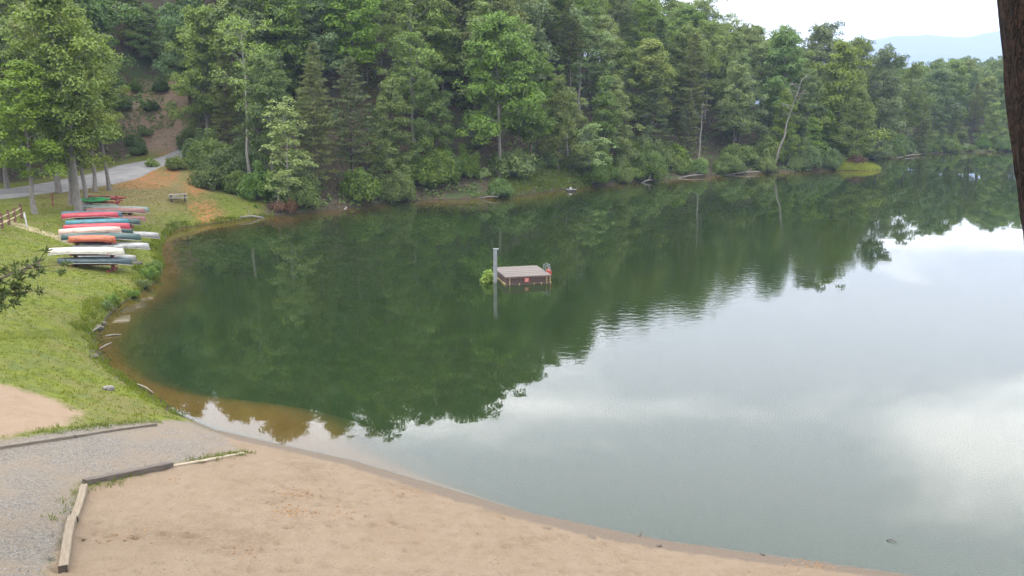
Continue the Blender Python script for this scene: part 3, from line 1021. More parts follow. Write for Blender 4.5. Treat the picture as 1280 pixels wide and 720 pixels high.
featured(688, 143, 'sapling', 130, 'thin pale trunked tree left of the tall bare pine', 1, 1.0)
featured(752, 139, 'cone', 96, 'broadleaf tree right of the tall bare trunked pine', 1, .85)
featured(735, 133, 'sapling', 158, 'low bright young tree overhanging the small white float', 1, 1.6)
featured(818, 149, 'pine', 92, 'wide layered pine on the middle shore', 3, 1.05)
featured(858, 154, 'pine', 112, 'layered pine left of the thin white dead trunk', 1, 1.05)
featured(915, 161, 'oak', 84, 'rounded broadleaf tree between the two dead trunks', 1, .9)
featured(958, 168, 'pine', 118, 'pine just left of the leaning dead tree', 3, 1.0)
featured(1046, 176, 'cone', 50, 'broad cone shaped tree right of the leaning dead tree', 0, 1.15)
featured(1006, 172, 'oak', 92, 'broadleaf tree directly behind the leaning dead tree', 0, .8)
featured(1020, 194, 'oak', 40, 'broadleaf tree on the skyline above the leaning dead tree', 2, .9)
featured(1066, 204, 'oak', 56, 'broadleaf tree on the skyline above the spit', 0, .85)
featured(1096, 196, 'oak', 68, 'broadleaf tree above the grassy spit', 3, .9)
featured(1132, 214, 'oak', 84, 'broadleaf tree low on the point of the hill', 1, .9)
featured(1166, 233, 'oak', 86, 'broadleaf tree behind the tip of the wooded point', 2, .9)
featured(1184, 240, 'oak', 82, 'broadleaf tree at the head of the lake right of the point', 0, .9)
featured(166, 146, 'oak', -95, 'broadleaf tree on top of the bare slope, left one', 3, 1.0)
featured(193, 148, 'oak', -100, 'broadleaf tree on top of the bare slope, middle one', 1, 1.0)
featured(220, 150, 'poplar', -110, 'poplar on top of the bare slope, right one', 2, 1.1)
featured(1152, 220, 'pine', 128, 'olive conifer at the very tip of the wooded point', 1, 1.0)

for X, Y, h, lb in [(-24.0, 132, 11, 'low branching tree uphill behind the feathery cove pine'), (-27.5, 137, 10, 'low branching tree uphill left of the feathery cove pine'), (-55.0, 139.5, 9, 'low branching tree at the top of the bare slope'),
                    (-51.0, 138.5, 9, 'low branching tree at the top right of the bare slope'), (-59.0, 141, 10, 'low branching tree at the top left of the bare slope'), (111.0, 232.5, 10, 'low branching tree at the head of the lake'),
                    (116.5, 235, 11, 'low branching tree right of the head of the lake')]:
    placed.append((X, Y, 2.5))
    plant('cone', X, Y, lb, None, h, 1, 1.25)

# --- forest fill on the hills
fr_ = random.Random(21)
ANCH = [(-60, 'the left edge of view'), (60, 'the boat rack trees'), (190, 'the bare slope'), (255, 'the clay bank'), (313, 'the slender pale tree'), (360, 'the young cove tree'), (418, 'the cove pines'),
        (492, 'the dense cove tree'), (548, 'the shore bend'), (598, 'the dark shore pine'), (645, 'the large spreading tree'), (712, 'the tall bare pine'), (760, 'the small white float'), (820, 'the wide layered pine'),
        (876, 'the white dead trunk'), (925, 'the shoreline log'), (985, 'the leaning dead tree'), (1046, 'the cone shaped tree'), (1085, 'the grassy spit'), (1140, 'the wooded point'), (1190, 'the far lake end'), (1240, 'the near right trunk')]
FILL = {}
ORD = ['first', 'second', 'third', 'fourth', 'fifth', 'sixth', 'seventh', 'eighth', 'ninth', 'tenth', 'eleventh', 'twelfth']


def fill_label(o, kindtxt, x, y, d):
    px = 640 + FPX * x / (y * math.cos(PITCH) + 2)
    ref = min(ANCH, key=lambda a: abs(a[0] - px))[1]
    band = 'at the water by' if d < 2 else 'close behind' if d < 12 else 'uphill behind' if d < 30 else 'high uphill behind' if d < 55 else 'near the ridge behind'
    FILL.setdefault((kindtxt, band, ref), []).append((px, o))


def number_fill():
    for (k_, band, ref), it in FILL.items():
        it.sort(key=lambda t: t[0])
        for i, (px, o) in enumerate(it):
            o['label'] = k_ + ' ' + band + ' ' + ref + ('' if len(it) == 1 else ', ' + (ORD[i] if i < len(ORD) else 'farther') + ' from left')
            o['group'] = k_ + 's ' + band + ' ' + ref


ZONES = [(-999, -24, 'on the slope above the picnic clearing'), (-24, 2, 'in the hillside forest above the left cove'), (2, 26, 'in the hillside forest behind the swimming raft'),
         (26, 62, 'in the forest behind the middle shore'), (62, 104, 'in the forest near the wooded point'), (104, 999, 'in the forest at the far right end of the lake')]
KLAB = {'oak': 'round crowned broadleaf tree', 'poplar': 'tall narrow poplar', 'pine': 'dark layered pine', 'cone': 'pyramid shaped broadleaf tree'}
cand = []
for _ in range(9000):
    x = fr_.uniform(-150, 240)
    y = fr_.uniform(62, 320)
    cand.append((x, y))
cx_ = np.array(cand)
cd = shore_d(cx_[:, 0], cx_[:, 1])
cs = poly_sd(cx_[:, 0], cx_[:, 1], CLEAR)
rd = np.min(np.hypot(cx_[:, 0][:, None] - cx[None, ::4], cx_[:, 1][:, None] - cy[None, ::4]), 1)
chz = height(cx_[:, 0], cx_[:, 1])
nfill = 0
for i, (x, y) in enumerate(cand):
    if cd[i] < 3.0 or cs[i] > -1.5 or rd[i] < 5.5:
        continue
    px = 640 + FPX * x / (y * math.cos(PITCH))
    if px < -420 or px > 1420 or cd[i] > 105:
        continue
    if cd[i] > 60 and chz[i] < 8 and x < 100:
        continue
    sepd = 4.1 + 2.8 * smooth((cd[i] - 8) / 60.0)
    if px < -110:
        sepd = 9.5
    if y > 200:
        sepd = 5.0
    if any((x - a) ** 2 + (y - b) ** 2 < max(sepd, r) ** 2 for a, b, r in placed):
        continue
    u = fr_.random()
    pn = .11 if x < 60 else .08
    if cd[i] < 7 and u > pn:
        u = pn + .3
    kind = 'pine' if u < pn else 'poplar' if u < pn + .22 else 'cone' if u < pn + .34 else 'oak'
    h = fr_.uniform(13, 20) if cd[i] > 9 else fr_.uniform(8, 15)
    if x > 70:
        h *= .88
    zone = next(zn for a, b, zn in ZONES if a <= x < b)
    placed.append((x, y, 4.2))
    to_ = plant(kind, x, y, KLAB[kind] + ' ' + zone, KLAB[kind] + 's ' + zone, h, None, fr_.uniform(.9, 1.2), chz[i])
    fill_label(to_, KLAB[kind], x, y, cd[i])
    nfill += 1
# leave out the trees that stand wholly behind nearer ones or outside the view
tl = [o for o in C.objects if o.parent is None and o.get('category') == 'tree']
tl.sort(key=lambda o: o.location.y)
mask = np.zeros((260, 360), bool)
fill_set = {t[1].name for it in FILL.values() for t in it}
gone = set()
gj, gi = np.meshgrid(np.arange(360), np.arange(260))
for o in tl:
    x, y, z = o.location
    hgt_ = o.scale[2] * 19.0
    dep = y * math.cos(PITCH) + 2
    sx = (640 + FPX * x / dep) / 4 + 20
    top_ = (360 - FPX * math.tan(math.atan((z + hgt_ - CAM_Z) / y) + PITCH)) / 4 + 75
    bot_ = (360 - FPX * math.tan(math.atan((z + hgt_ * .18 - CAM_Z) / y) + PITCH)) / 4 + 75
    rx_ = FPX * hgt_ * .22 * o.scale[0] / o.scale[2] / dep / 4
    e = ((gj - sx) / rx_) ** 2 + ((gi - (top_ + bot_) / 2) / ((bot_ - top_) / 2)) ** 2 < 1
    tot = max(1, PI * rx_ * (bot_ - top_) / 2)
    vis = (e & ~mask).sum()
    if o.name in fill_set and sx > -10 and vis < max(3, .02 * tot):
        gone.add(o.name)
        continue
    mask |= ((gj - sx) / (rx_ * .55)) ** 2 + ((gi - (top_ + bot_) / 2) / ((bot_ - top_) / 2 * .66)) ** 2 < 1
for k_ in FILL:
    FILL[k_] = [t for t in FILL[k_] if t[1].name not in gone]
for nm in gone:
    o = bpy.data.objects[nm]
    for ch in list(o.children):
        bpy.data.objects.remove(ch)
    bpy.data.objects.remove(o)
print('forest trees', nfill, 'left out', len(gone))

# --- shoreline shrubs
k = 0
acc = 0
for i in range(20, 42):
    a, b = Vector(SHORE[i]), Vector(SHORE[(i + 1) % len(SHORE)])
    L_ = (b - a).length
    s = 0
    while s < L_:
        q = a.lerp(b, s / L_)
        nrm = Vector((-(b - a).y, (b - a).x)).normalized()
        for row, off in ((0, fr_.uniform(.3, 1.4)), (1, fr_.uniform(3.0, 5.0))):
            p = q + nrm * off
            if shore_d(np.array([p.x]), np.array([p.y]))[0] < .15:
                continue
            if p.x < -25.5 or (row == 0 and -1.5 < p.x < 9 and fr_.random() < .75):
                continue
            if 62 < p.x < 76 and p.y < 180:
                continue
            zone = next(zn for a_, b_, zn in [(-99, -12, 'along the wooded shore of the left cove'), (-12, 10, 'along the shore behind the swimming raft'), (10, 45, 'along the middle wooded shore'), (45, 80, 'along the shore near the grassy spit'), (80, 999, 'along the far right shore')] if a_ <= p.x < b_)
            if fr_.random() < (.55 if p.x < 12 else .35 if p.x < 80 else .1):
                continue
            vv = fr_.choice([0, 0, 1, 2, 2, 3])
            to_ = plant('shrub', p.x, p.y, ('leafy waterside shrub ' if row == 0 else 'understorey shrub set back ') + zone, ('waterside shrubs ' if row == 0 else 'understorey shrubs ') + zone,
                  PROTO['shrub'][vv]['H'] * fr_.uniform(.55, 1.45) * (1.3 if row else 1), vv, fr_.uniform(.7, 1.05))
            fill_label(to_, ['rounded leafy shrub', 'low dark shrub', 'tall leafy shrub', 'small pale shrub'][vv], p.x, p.y, 0 if row == 0 else 5)
            k += 1
        s += fr_.uniform(2.0, 3.2) * (1 + max(0, q.y - 120) / 150)
number_fill()
print('shrubs', k)

# --- brush on the bare slope and clay bank
for px, Y, var, h, lb in [(176, 118.5, 0, 1.0, 'shrub at the foot of the bare slope beside the lane'), (172, 121, 1, .9, 'low shrub by the lane under the bare slope'), (186, 124, 3, .8, 'pale low shrub on the lower bare slope'),
                          (196, 129, 1, .8, 'shrub halfway up the bare slope'), (178, 133, 0, .9, 'shrub high on the bare slope'), (209, 133, 2, 1.3, 'tall shrub at the right side of the bare slope'),
                          (160, 128, 2, 1.5, 'tall shrub at the left side of the bare slope'), (243, 122.5, 0, 1.8, 'shrub where the lane enters the trees'),
                          (192, 108.5, 3, .7, 'small pale bush at the roadside above the worn slope'), (222, 107, 1, .9, 'small bush on the face of the clay bank'), (256, 114, 2, 2.6, 'tall bush on top of the clay bank'),
                          (268, 110, 2, 3.2, 'wide bush spilling over the clay bank'), (282, 107, 0, 2.6, 'bush at the right end of the clay bank'), (262, 103.5, 1, 1.5, 'low bush at the foot of the clay bank'),
                          (298, 104, 0, 1.6, 'bush between the clay bank and slender tree'), (328, 101.5, 2, 2.6, 'round green bush left of the young light green tree'),
                          (374, 99.6, 0, 2.0, 'bush right of the young light green tree'), (305, 110, 2, 3.0, 'bush behind the slender pale tree')]:
    X = (px - 640) / FPX * (Y * math.cos(PITCH) + 2.0)
    plant('shrub', X, Y, lb, None, h * 1.15, var, .95)
for X, Y, h, lb in [(-24.5, 57.2, .75, 'leafy weed clump on the bank just below the slate canoe'), (-25.0, 59.6, .9, 'blue green weed clump at the waterline right of the slate canoe'), (-25.7, 62.2, .85, 'weed clump at the waterline right of the white canoe'),
                    (-24.1, 54.6, .6, 'low weed clump at the bank edge nearer the camera'), (-24.2, 52.0, .65, 'weed clump on the bank above the debris notch'), (-23.8, 50.2, .6, 'weed clump beside the debris notch')]:
    plant('shrub', X, Y, lb, None, h * .55, 1, 1.0)
for px, Y, h, lb in [(350, 96.9, 1.0, 'rust brown bush at the cove corner, left one'), (362, 97.3, 1.2, 'rust brown bush at the foot of the young tree'), (340, 97.3, .7, 'small rust brown bush by the sandy corner')]:
    X = (px - 640) / FPX * (Y * math.cos(PITCH) + 2.4)
    plant('rust', X, Y, lb, None, h, 0, .8)
X = (623 - 640) / FPX * 113
plant('shrub', (1056 - 640) / FPX * 171, 166.5, 'rust tan bush beside the grassy spit', None, 1.5, 3, 1.0)
for ch in C.objects[-1].parent.children:
    if ch.name.startswith('foliage'):
        ch.data = ch.data.copy()
        ch.data.materials[0] = L_RUST


# --- dead trees
def dead(name, label, base, tip, r, seed, nbr, blen, mat=BARK_DEAD, start=.55):
    rs = np.random.default_rng(seed)
    b, t = Vector(base), Vector(tip)
    o = thing(name, label, 'dead tree', base)
    d = t - b
    n = 8
    pts = [d * (i / n) + Vector(rs.normal(0, .05 * (i > 0), 3)) * d.length * .12 for i in range(n + 1)]
    pts[0] = Vector((0, 0, -.3))
    MB().tube(pts, [r * (1 - .85 * i / n) for i in range(n + 1)], 7).build('trunk', mat, o, True)
    for i in range(nbr):
        u = start + (1 - start) * (i + .5) / nbr
        k_ = min(int(u * n), n - 1)
        p = pts[k_].lerp(pts[k_ + 1], u * n - k_)
        az = rs.uniform(0, 2 * PI)
        dv = Vector((math.cos(az), math.sin(az) * .7, rs.uniform(-.1, .7))).normalized()
        l = blen * rs.uniform(.5, 1.1)
        p2 = p + dv * l * .5 + Vector((0, 0, rs.uniform(-.1, .2) * l))
        p3 = p2 + (dv + Vector(rs.normal(0, .4, 3))).normalized() * l * .5
        m = MB().tube([p, p2, p3], [r * .28, r * .18, .015], 5)
        for _ in range(3):
            q = p2.lerp(p3, rs.uniform(0, 1))
            m.tube([q, q + (dv + Vector(rs.normal(0, .7, 3))).normalized() * l * .35], [r * .18, .015], 4)
        m.build('branch', mat, o, True)
    return o


def sight(px, py, Y):
    dx = (px - 640) / FPX
    dy = (py - 360) / FPX
    fy = math.cos(PITCH) - dy * math.sin(PITCH)
    fz = -math.sin(PITCH) - dy * math.cos(PITCH)
    t = Y / fy
    return t * dx, Y, CAM_Z + t * fz


a = sight(968, 190, 160.2)
dead('dead_tree', 'leaning bare dead tree with pale branches on the right shore', (a[0], 160.2, on_ground(a[0], 160.2)), sight(1003, 96, 157.5), .24, 5, 14, 2.6)
a = sight(873, 200, 151.5)
dead('dead_tree', 'thin white dead trunk standing upright by the middle shore', (a[0], 151.5, on_ground(a[0], 151.5)), sight(879, 128, 151), .20, 6, 5, 1.6)
a = sight(992, 205, 166)
dead('dead_tree', 'short dead trunk low on the shore under the leaning tree', (a[0], 166.5, on_ground(a[0], 166.5)), sight(1001, 178, 166), .16, 8, 3, 1.0)
a = sight(346, 270, 97.2)
dead('dead_tree', 'short pale broken trunk standing at the cove corner', (a[0], 96.9, on_ground(a[0], 96.9)), sight(349, 238, 97), .13, 9, 2, .8)
# fallen branches at the waterline
for (x0, y0, x1, y1, lb) in [(330, 272, 300, 276, 'pale log lying at the sandy cove corner'), (430, 262, 446, 250, 'bare fallen branch at the cove waterline'), (600, 248, 622, 250, 'brown log lying in the shallows under the large shore tree'),
                             (845, 223, 880, 221, 'dead log along the middle shoreline'), (905, 219, 950, 217, 'long pale log on the shoreline left of the spit'), (1120, 197, 1150, 195, 'pale log on the far waterline by the wooded point'), (802, 228.5, 815, 228, 'brown root mound in the shallows of the middle shore')]:
    p, q = at(x0, y0), at(x1, y1)
    o = thing('fallen_log', lb, 'log', (p[0], p[1], .05))
    dv = Vector((q[0] - p[0], q[1] - p[1], .35))
    MB().tube([(0, 0, -.1), dv * .5 + Vector((0, 0, .12)), dv], [.11, .10, .05], 7).build('trunk', BARK_DEAD, o, True)
    MB().tube([dv * .6, dv * .75 + Vector((.2, .3, .7))], [.06, .02], 5).build('branch', BARK_DEAD, o, True)


# ------------------------------------------------------------------ ground vegetation that nobody could count
def blades(name, xs, ys, hs, ws, matl, label, per=3, seed=1, spread=.06, lean=.35):
    rs = np.random.default_rng(seed)
    n = len(xs)
    zs = height(xs, ys)
    X = np.repeat(xs, per) + rs.normal(0, spread, n * per)
    Y = np.repeat(ys, per) + rs.normal(0, spread, n * per)
    Z = np.repeat(zs, per) - .015
    Hh = np.repeat(hs, per) * rs.uniform(.6, 1.25, n * per)
    Wd = np.repeat(ws, per)
    az = rs.uniform(0, 2 * PI, n * per)
    lx, ly = rs.normal(0, lean, n * per) * Hh, rs.normal(0, lean, n * per) * Hh
    v = np.empty((n * per, 3, 3))
    v[:, 0] = np.c_[X - np.cos(az) * Wd, Y - np.sin(az) * Wd, Z]
    v[:, 1] = np.c_[X + np.cos(az) * Wd, Y + np.sin(az) * Wd, Z]
    v[:, 2] = np.c_[X + lx, Y + ly, Z + Hh]
    me = mesh(name, v.reshape(-1, 3), np.arange(n * per * 3).reshape(-1, 3))
    at_ = me.attributes.new('clump', 'FLOAT', 'FACE')
    cl_ = np.clip(.5 + fbm(X, Y, .5, 3) * .9 + rs.uniform(-.15, .15, n * per), 0, 1)
    at_.data.foreach_set('value', cl_.astype(np.float32))
    o = link(name, me, None, matl)
    o['kind'] = 'stuff'
    o['label'] = label
    return o


L_GRASS = leafmat('grass_blade', (.058, .076, .008), (.128, .140, .018), .35, .05)
L_GRASS2 = leafmat('grass_tall', (0.0525, 0.0825, 0.012), (0.1162, 0.1462, 0.0255), .35, .05)
gr = np.random.default_rng(5)


def lawn_pts(n, test, box):
    x = gr.uniform(box[0], box[1], n)
    y = gr.uniform(box[2], box[3], n)
    k_ = test(x, y)
    return x[k_], y[k_]


def islawn(x, y):
    e = fbm(x, y, .9, 3) * .9
    return (shore_d(x, y) > .15) & (poly_sd(x, y, BEACH_ZONE) < -.1) & (poly_sd(x, y, GRAVEL) < -.05 + e * .4) & (poly_sd(x, y, DIRT) < e) & (x < -12 + 0 * y) & \
        (np.min(np.hypot(x[:, None] - cx[None, ::6], y[:, None] - cy[None, ::6]), 1) > 3.0)


x, y = lawn_pts(62000, islawn, (-46, -12, 24, 100))
keep = gr.random(len(x)) < np.clip(1.25 - np.hypot(x + 15, y - 30) / 85, .15, 1)
x, y = x[keep], y[keep]
blades('lawn_grass', x, y, gr.uniform(.03, .085, len(x)), np.full(len(x), .016) * (1 + y / 60), L_GRASS, 'short yellow green grass covering the left bank', 4, 1, .09)
x, y = lawn_pts(60000, lambda x, y: (lambda d: (d > .02) & (d < .3 + 1.5 * np.clip(.25 + fbm(x, y, .35, 2), 0, 1)) & (x < -12.9))(shore_d(x, y)), (-36, -12, 31, 96))
blades('waterside_grass', x, y, np.where(x < -22, gr.uniform(.14, .36, len(x)), gr.uniform(.08, .26, len(x))), np.full(len(x), .018) * (1 + y / 70), L_GRASS2, 'taller grass fringing the left waterline', 4, 2, .08)
# grassy spit with reeds
x, y = lawn_pts(9000, lambda x, y: (shore_d(x, y) > .1) & (x > 60) & (y < 171), (60, 70, 162, 172))
blades('spit_grass', x, y, gr.uniform(.3, .7, len(x)), np.full(len(x), .07), L_FERN, 'yellow green reeds on the grassy spit', 4, 3, .12)
# small clearing behind the raft
x, y = lawn_pts(12000, lambda x, y: (lambda d: (d > .1) & (d < 6))(shore_d(x, y)), (-3, 12, 114, 140))
blades('clearing_grass', x, y, gr.uniform(.15, .5, len(x)), np.full(len(x), .05), L_GRASS2, 'grass on the small shore clearing', 3, 4, .15)
# weeds along the timbers and plank
wx, wy = [], []
for (p, q, n_) in [((-8.9, 28.1), (-10.2, 26.2), 150), ((-12.9, 30.4), (-15.2, 27.0), 220), ((-12.0, 22.4), (-11.3, 20.0), 30), ((-11.9, 22.5), (-11.0, 24.9), 90)]:
    t_ = gr.random(n_)
    wx.append(p[0] + (q[0] - p[0]) * t_ + gr.normal(0, .13, n_))
    wy.append(p[1] + (q[1] - p[1]) * t_ + gr.normal(0, .16, n_))
wx, wy = np.concatenate(wx), np.concatenate(wy)
blades('edge_weeds', wx, wy, gr.uniform(.04, .2, len(wx)), np.full(len(wx), .012), L_GRASS2, 'thin weeds growing along the timbers', 4, 6, .05)


def undergrowth(name, xs, ys, matl, label, seed=1, size=.3, per=9, rad=.5, hh=.6):
    rs = np.random.default_rng(seed)
    n = len(xs)
    zs = height(xs, ys)
    sc_ = np.repeat(rs.uniform(.5, 1.4, n), per)[:, None]
    d = rs.normal(size=(n * per, 3))
    d /= np.linalg.norm(d, axis=1, keepdims=True)
    d[:, 2] = np.abs(d[:, 2])
    p = np.repeat(np.c_[xs, ys, zs], per, 0) + d * sc_ * rs.uniform(.3, 1, (n * per, 1)) * np.array([rad, rad, hh])
    nm = d + np.array([0, 0, .4]) + rs.normal(0, .5, (n * per, 3))
    nm /= np.linalg.norm(nm, axis=1, keepdims=True)
    L_ = size * rs.uniform(.6, 1.3, n * per)
    cl_ = np.clip(np.repeat(rs.uniform(0, .8, n), per) + rs.uniform(-.1, .25, n * per), 0, 1)
    o = link(name, leaves_mesh(name, p, nm, L_, L_ * .7, cl_, rs), None, matl)
    o['kind'] = 'stuff'
    o['label'] = label


x, y = lawn_pts(40000, lambda x, y: (shore_d(x, y) > .2) & (shore_d(x, y) < 48) & (poly_sd(x, y, CLEAR) < 0) & (y > 90) & (np.abs(x) < y * .72) &
                (gr.random(len(x)) < np.clip(1.1 - shore_d(x, y) / 45, .1, 1)), (-75, 150, 92, 270))
x, y = x[:13000], y[:13000]
undergrowth('forest_undergrowth', x, y, L_SHRUB, 'low green undergrowth covering the forest floor', 3, .34, 9, .8, .8)
x, y = lawn_pts(5000, lambda x, y: (poly_sd(x, y, CLEAR) > -1) & (y > 121 + .25 * (x + 45)) & (fbm(x, y, .35, 2) > .06) & (np.min(np.hypot(x[:, None] - cx[None, ::3], y[:, None] - cy[None, ::3]), 1) > 3), (-60, -40, 112, 140))
undergrowth('slope_brush', x, y, L_SHRUB, 'low brush and brambles on the bare slope', 4, .2, 8, .4, .4)
x, y = lawn_pts(3000, lambda x, y: (poly_sd(x, y, CLEAR) < .8) & (fbm(x, y, .3, 2, 4) > .0) & (shore_d(x, y) > .5), (-40, -25, 97, 122))
undergrowth('clay_bank_brush', x, y, L_SHRUB, 'weeds and brush spilling over the clay bank', 5, .24, 9, .5, .6)


def litter(name, xs, ys, size, matl, label, seed=1, flat=.5, sink=.3):
    """small irregular stones or scraps, one mesh"""
    rs = np.random.default_rng(seed)
    n = len(xs)
    zs = height(xs, ys)
    base = np.array([(1, 0, 0), (-1, 0, 0), (0, 1, 0), (0, -1, 0), (0, 0, 1), (0, 0, -1)], float)
    fc = np.array([(0, 2, 4), (2, 1, 4), (1, 3, 4), (3, 0, 4), (2, 0, 5), (1, 2, 5), (3, 1, 5), (0, 3, 5)])
    sz = size * rs.uniform(.5, 1.6, (n, 1, 1))
    v = base[None] * sz * rs.uniform(.6, 1.4, (n, 6, 1)) * np.array([1, 1, flat])
    a_ = rs.uniform(0, 2 * PI, n)
    ca, sa = np.cos(a_)[:, None], np.sin(a_)[:, None]
    vx = v[..., 0] * ca - v[..., 1] * sa + xs[:, None]
    vy = v[..., 0] * sa + v[..., 1] * ca + ys[:, None]
    vz = v[..., 2] + zs[:, None] + size * flat * (1 - 2 * sink) * .5
    V = np.stack([vx, vy, vz], -1).reshape(-1, 3)
    F_ = (fc[None] + (np.arange(n) * 6)[:, None, None]).reshape(-1, 3)
    o = link(name, mesh(name, V, F_), None, matl)
    o['kind'] = 'stuff'
    o['label'] = label
    return o


def islemat(name, a, b):
    m, N, out = newmat(name)
    isl = N.n('ShaderNodeNewGeometry').outputs['Random Per Island']
    pbsdf(N, out, N.mix(isl, a, b), .9)
    return m


GRAVM = islemat('gravel_stone', (.085, .085, .083), (.225, .215, .20))
x, y = lawn_pts(60000, lambda x, y: (poly_sd(x, y, GRAVEL) > .05) & (fbm(x, y, .5, 3) < .12) & (np.hypot(x, y) < 40), (-26, -10, 15, 32))
litter('gravel', x[:16000], y[:16000], .017, GRAVM, 'loose grey gravel on the drive', 2, .7)
CRUMB = islemat('sand_crumb', (.07, .04, .022), (.22, .15, .095))
x, y = lawn_pts(13000, lambda x, y: (poly_sd(x, y, BEACH_ZONE) > .1) & (shore_d(x, y) > .4) & (fbm(x, y, .6, 3, 3) > -.1), (-11, 12, 13, 31))
litter('beach_crumbs', x, y, .013, CRUMB, 'dark crumbs and leaf scraps scattered on the sand', 3, .6)
clx, cly = [], []
for (px, py, n_) in [(155, 670, 60), (372, 618, 90), (370, 640, 110), (1015, 706, 50), (510, 615, 40), (300, 690, 30), (420, 640, 40), (225, 600, 14)]:
    a = at_ground(px, py, .8)
    clx.append(a[0] + gr.normal(0, .34, n_))
    cly.append(a[1] + gr.normal(0, .22, n_))
litter('leaf_litter', np.concatenate(clx), np.concatenate(cly), .03, islemat('leaf_scrap', (.10, .055, .02), (.22, .12, .05)), 'patches of brown leaf scraps on the beach', 4, .3)
# debris line of twigs, stones along the grassy waterline
x, y = lawn_pts(16000, lambda x, y: (np.abs(shore_d(x, y) - .1) < .5) & (fbm(x, y, .5, 2, 8) > -.02), (-27, -12, 33, 60))
litter('shore_pebbles', x[:900], y[:900], .05, STONE, 'small stones and debris along the grassy waterline', 5, .55)

# ------------------------------------------------------------------ sticks, driftwood and stones one can point at
for (x0, y0, x1, y1, z0, z1, r, lb) in [(797, 672, 803, 663, -.1, .16, .018, 'dark stick poking out of the water near the beach edge'), (1108, 675, 1121, 678, .015, .02, .014, 'thin stick floating alone off the right of the beach'),
                                        (132, 420, 152, 418, .02, .05, .045, 'pale branch lying in the shallows by the grassy bank'), (124, 436, 140, 428, .05, .1, .04, 'grey branch among debris at the grassy waterline'),
                                        (112, 416, 126, 408, .2, .15, .05, 'weathered branch on the debris bank'), (190, 336, 200, 334, .02, .08, .05, 'short pale stick in the shallows beside the boats'),
                                        (172, 480, 192, 491, .12, .1, .03, 'driftwood stick along the lower grassy edge'), (78, 477, 84, 481, 1.05, 1.05, .03, 'short pale stick lying on the lower lawn')]:
    p, q = at(x0, y0, max(z0, 0)), at(x1, y1, max(z1, 0))
    o = MB().tube([(p[0], p[1], z0), ((p[0] + q[0]) / 2 + .02, (p[1] + q[1]) / 2 + .03, (z0 + z1) / 2 + .03), (q[0], q[1], z1)], [r, r * .9, r * .5], 6).build('stick', BARK_DEAD if r > .02 else BARK_D, None, True)
    tag(o, lb, 'stick')


def rock(px, py, r, lb, seed, mat=STONE, flat=.55):
    x, y, z = at_ground(px, py, .5)
    rs = np.random.default_rng(seed)
    import bmesh
    bm = bmesh.new()
    bmesh.ops.create_icosphere(bm, subdivisions=2, radius=r)
    for v in bm.verts:
        n = v.co.normalized()
        v.co *= 1 + .35 * math.sin(n.x * 3.1 + seed) * math.cos(n.y * 4.3 + seed * 2) + rs.normal(0, .05)
        v.co.z *= flat
    me = bpy.data.meshes.new('rock')
    bm.to_mesh(me)
    bm.free()
    o = link('rock', me, None, mat)
    o.location = (x, y, z + r * flat * .35)
    tag(o, lb, 'rock')


rock(135, 487, .22, 'split grey stump on the lower grassy bank', 1, BARK)
rock(123, 411, .28, 'grey stone in the debris at the waterline', 2)
rock(128, 405, .2, 'small pale stone at the waterline above the grey one', 3)
rock(117, 447, .22, 'dark stone at the lower debris bank', 4)
rock(172, 330, .3, 'mossy stone at the shore beside the boats', 5)
rock(824, 683, .07, 'small dark clod at the edge of the wet sand', 6, BARK_D)
rock(954, 694, .05, 'tiny dark pebble at the water edge', 7, BARK_D)


# ------------------------------------------------------------------ landscape timbers
def timber(px0, py0, px1, py1, wdt, hgt, mat, name, lb, lift=0.0, z0=1.5, seed=1, end=None, L=None):
    a = Vector(at_ground(px0, py0, z0))
    b = Vector(at_ground(px1, py1, z0))
    d = b - a
    L = d.length
    rs = np.random.default_rng(seed)
    n = 26
    sec = []
    mb = MB()
    bv = .016
    hu, hw_ = wdt / 2, hgt / 2
    prof = [(hu - bv, -hw_), (hu, -hw_ + bv), (hu, hw_ - bv), (hu - bv, hw_), (hu * .3, hw_ + .002), (hu * .08, hw_), (0, hw_), (-hu * .1, hw_), (-hu * .4, hw_ + .002), (-hu + bv, hw_), (-hu, hw_ - bv), (-hu, -hw_ + bv), (-hu + bv, -hw_)]
    K = len(prof)
    vs = []
    ph = rs.uniform(0, 9)
    for i in range(n + 1):
        t = i / n
        bend = .012 * math.sin(t * 5 + ph)
        crack = max(0, math.sin(t * 9 + ph)) * .012 * rs.uniform(.4, 1)
        for j, (u, w_) in enumerate(prof):
            e = rs.normal(0, .003)
            dz = -crack if j == 6 else 0
            sc_ = .97 if i in (0, n) else 1.0
            vs.append((L * (t - .5), u * sc_ + bend + e, (w_ + dz) * sc_ + e))
    fs = []
    for i in range(n):
        for j in range(K):
            fs.append((i * K + j, i * K + (j + 1) % K, (i + 1) * K + (j + 1) % K, (i + 1) * K + j))
    mb.add(vs, fs + [tuple(range(K - 1, -1, -1)), tuple(n * K + j for j in range(K))])
    o = mb.build(name, mat)
    o.location = (a + b) / 2 + Vector((0, 0, hgt * .5 - .06 + lift))
    o.rotation_euler = (0, -math.asin(d.z / L), math.atan2(d.y, d.x))
    tag(o, lb, 'timber')
    eg = MB().box((-L / 2 - .004, 0, 0), (.012, wdt * .9, hgt * .9)).build('end_grain', TIMBER_E, o)
    return o


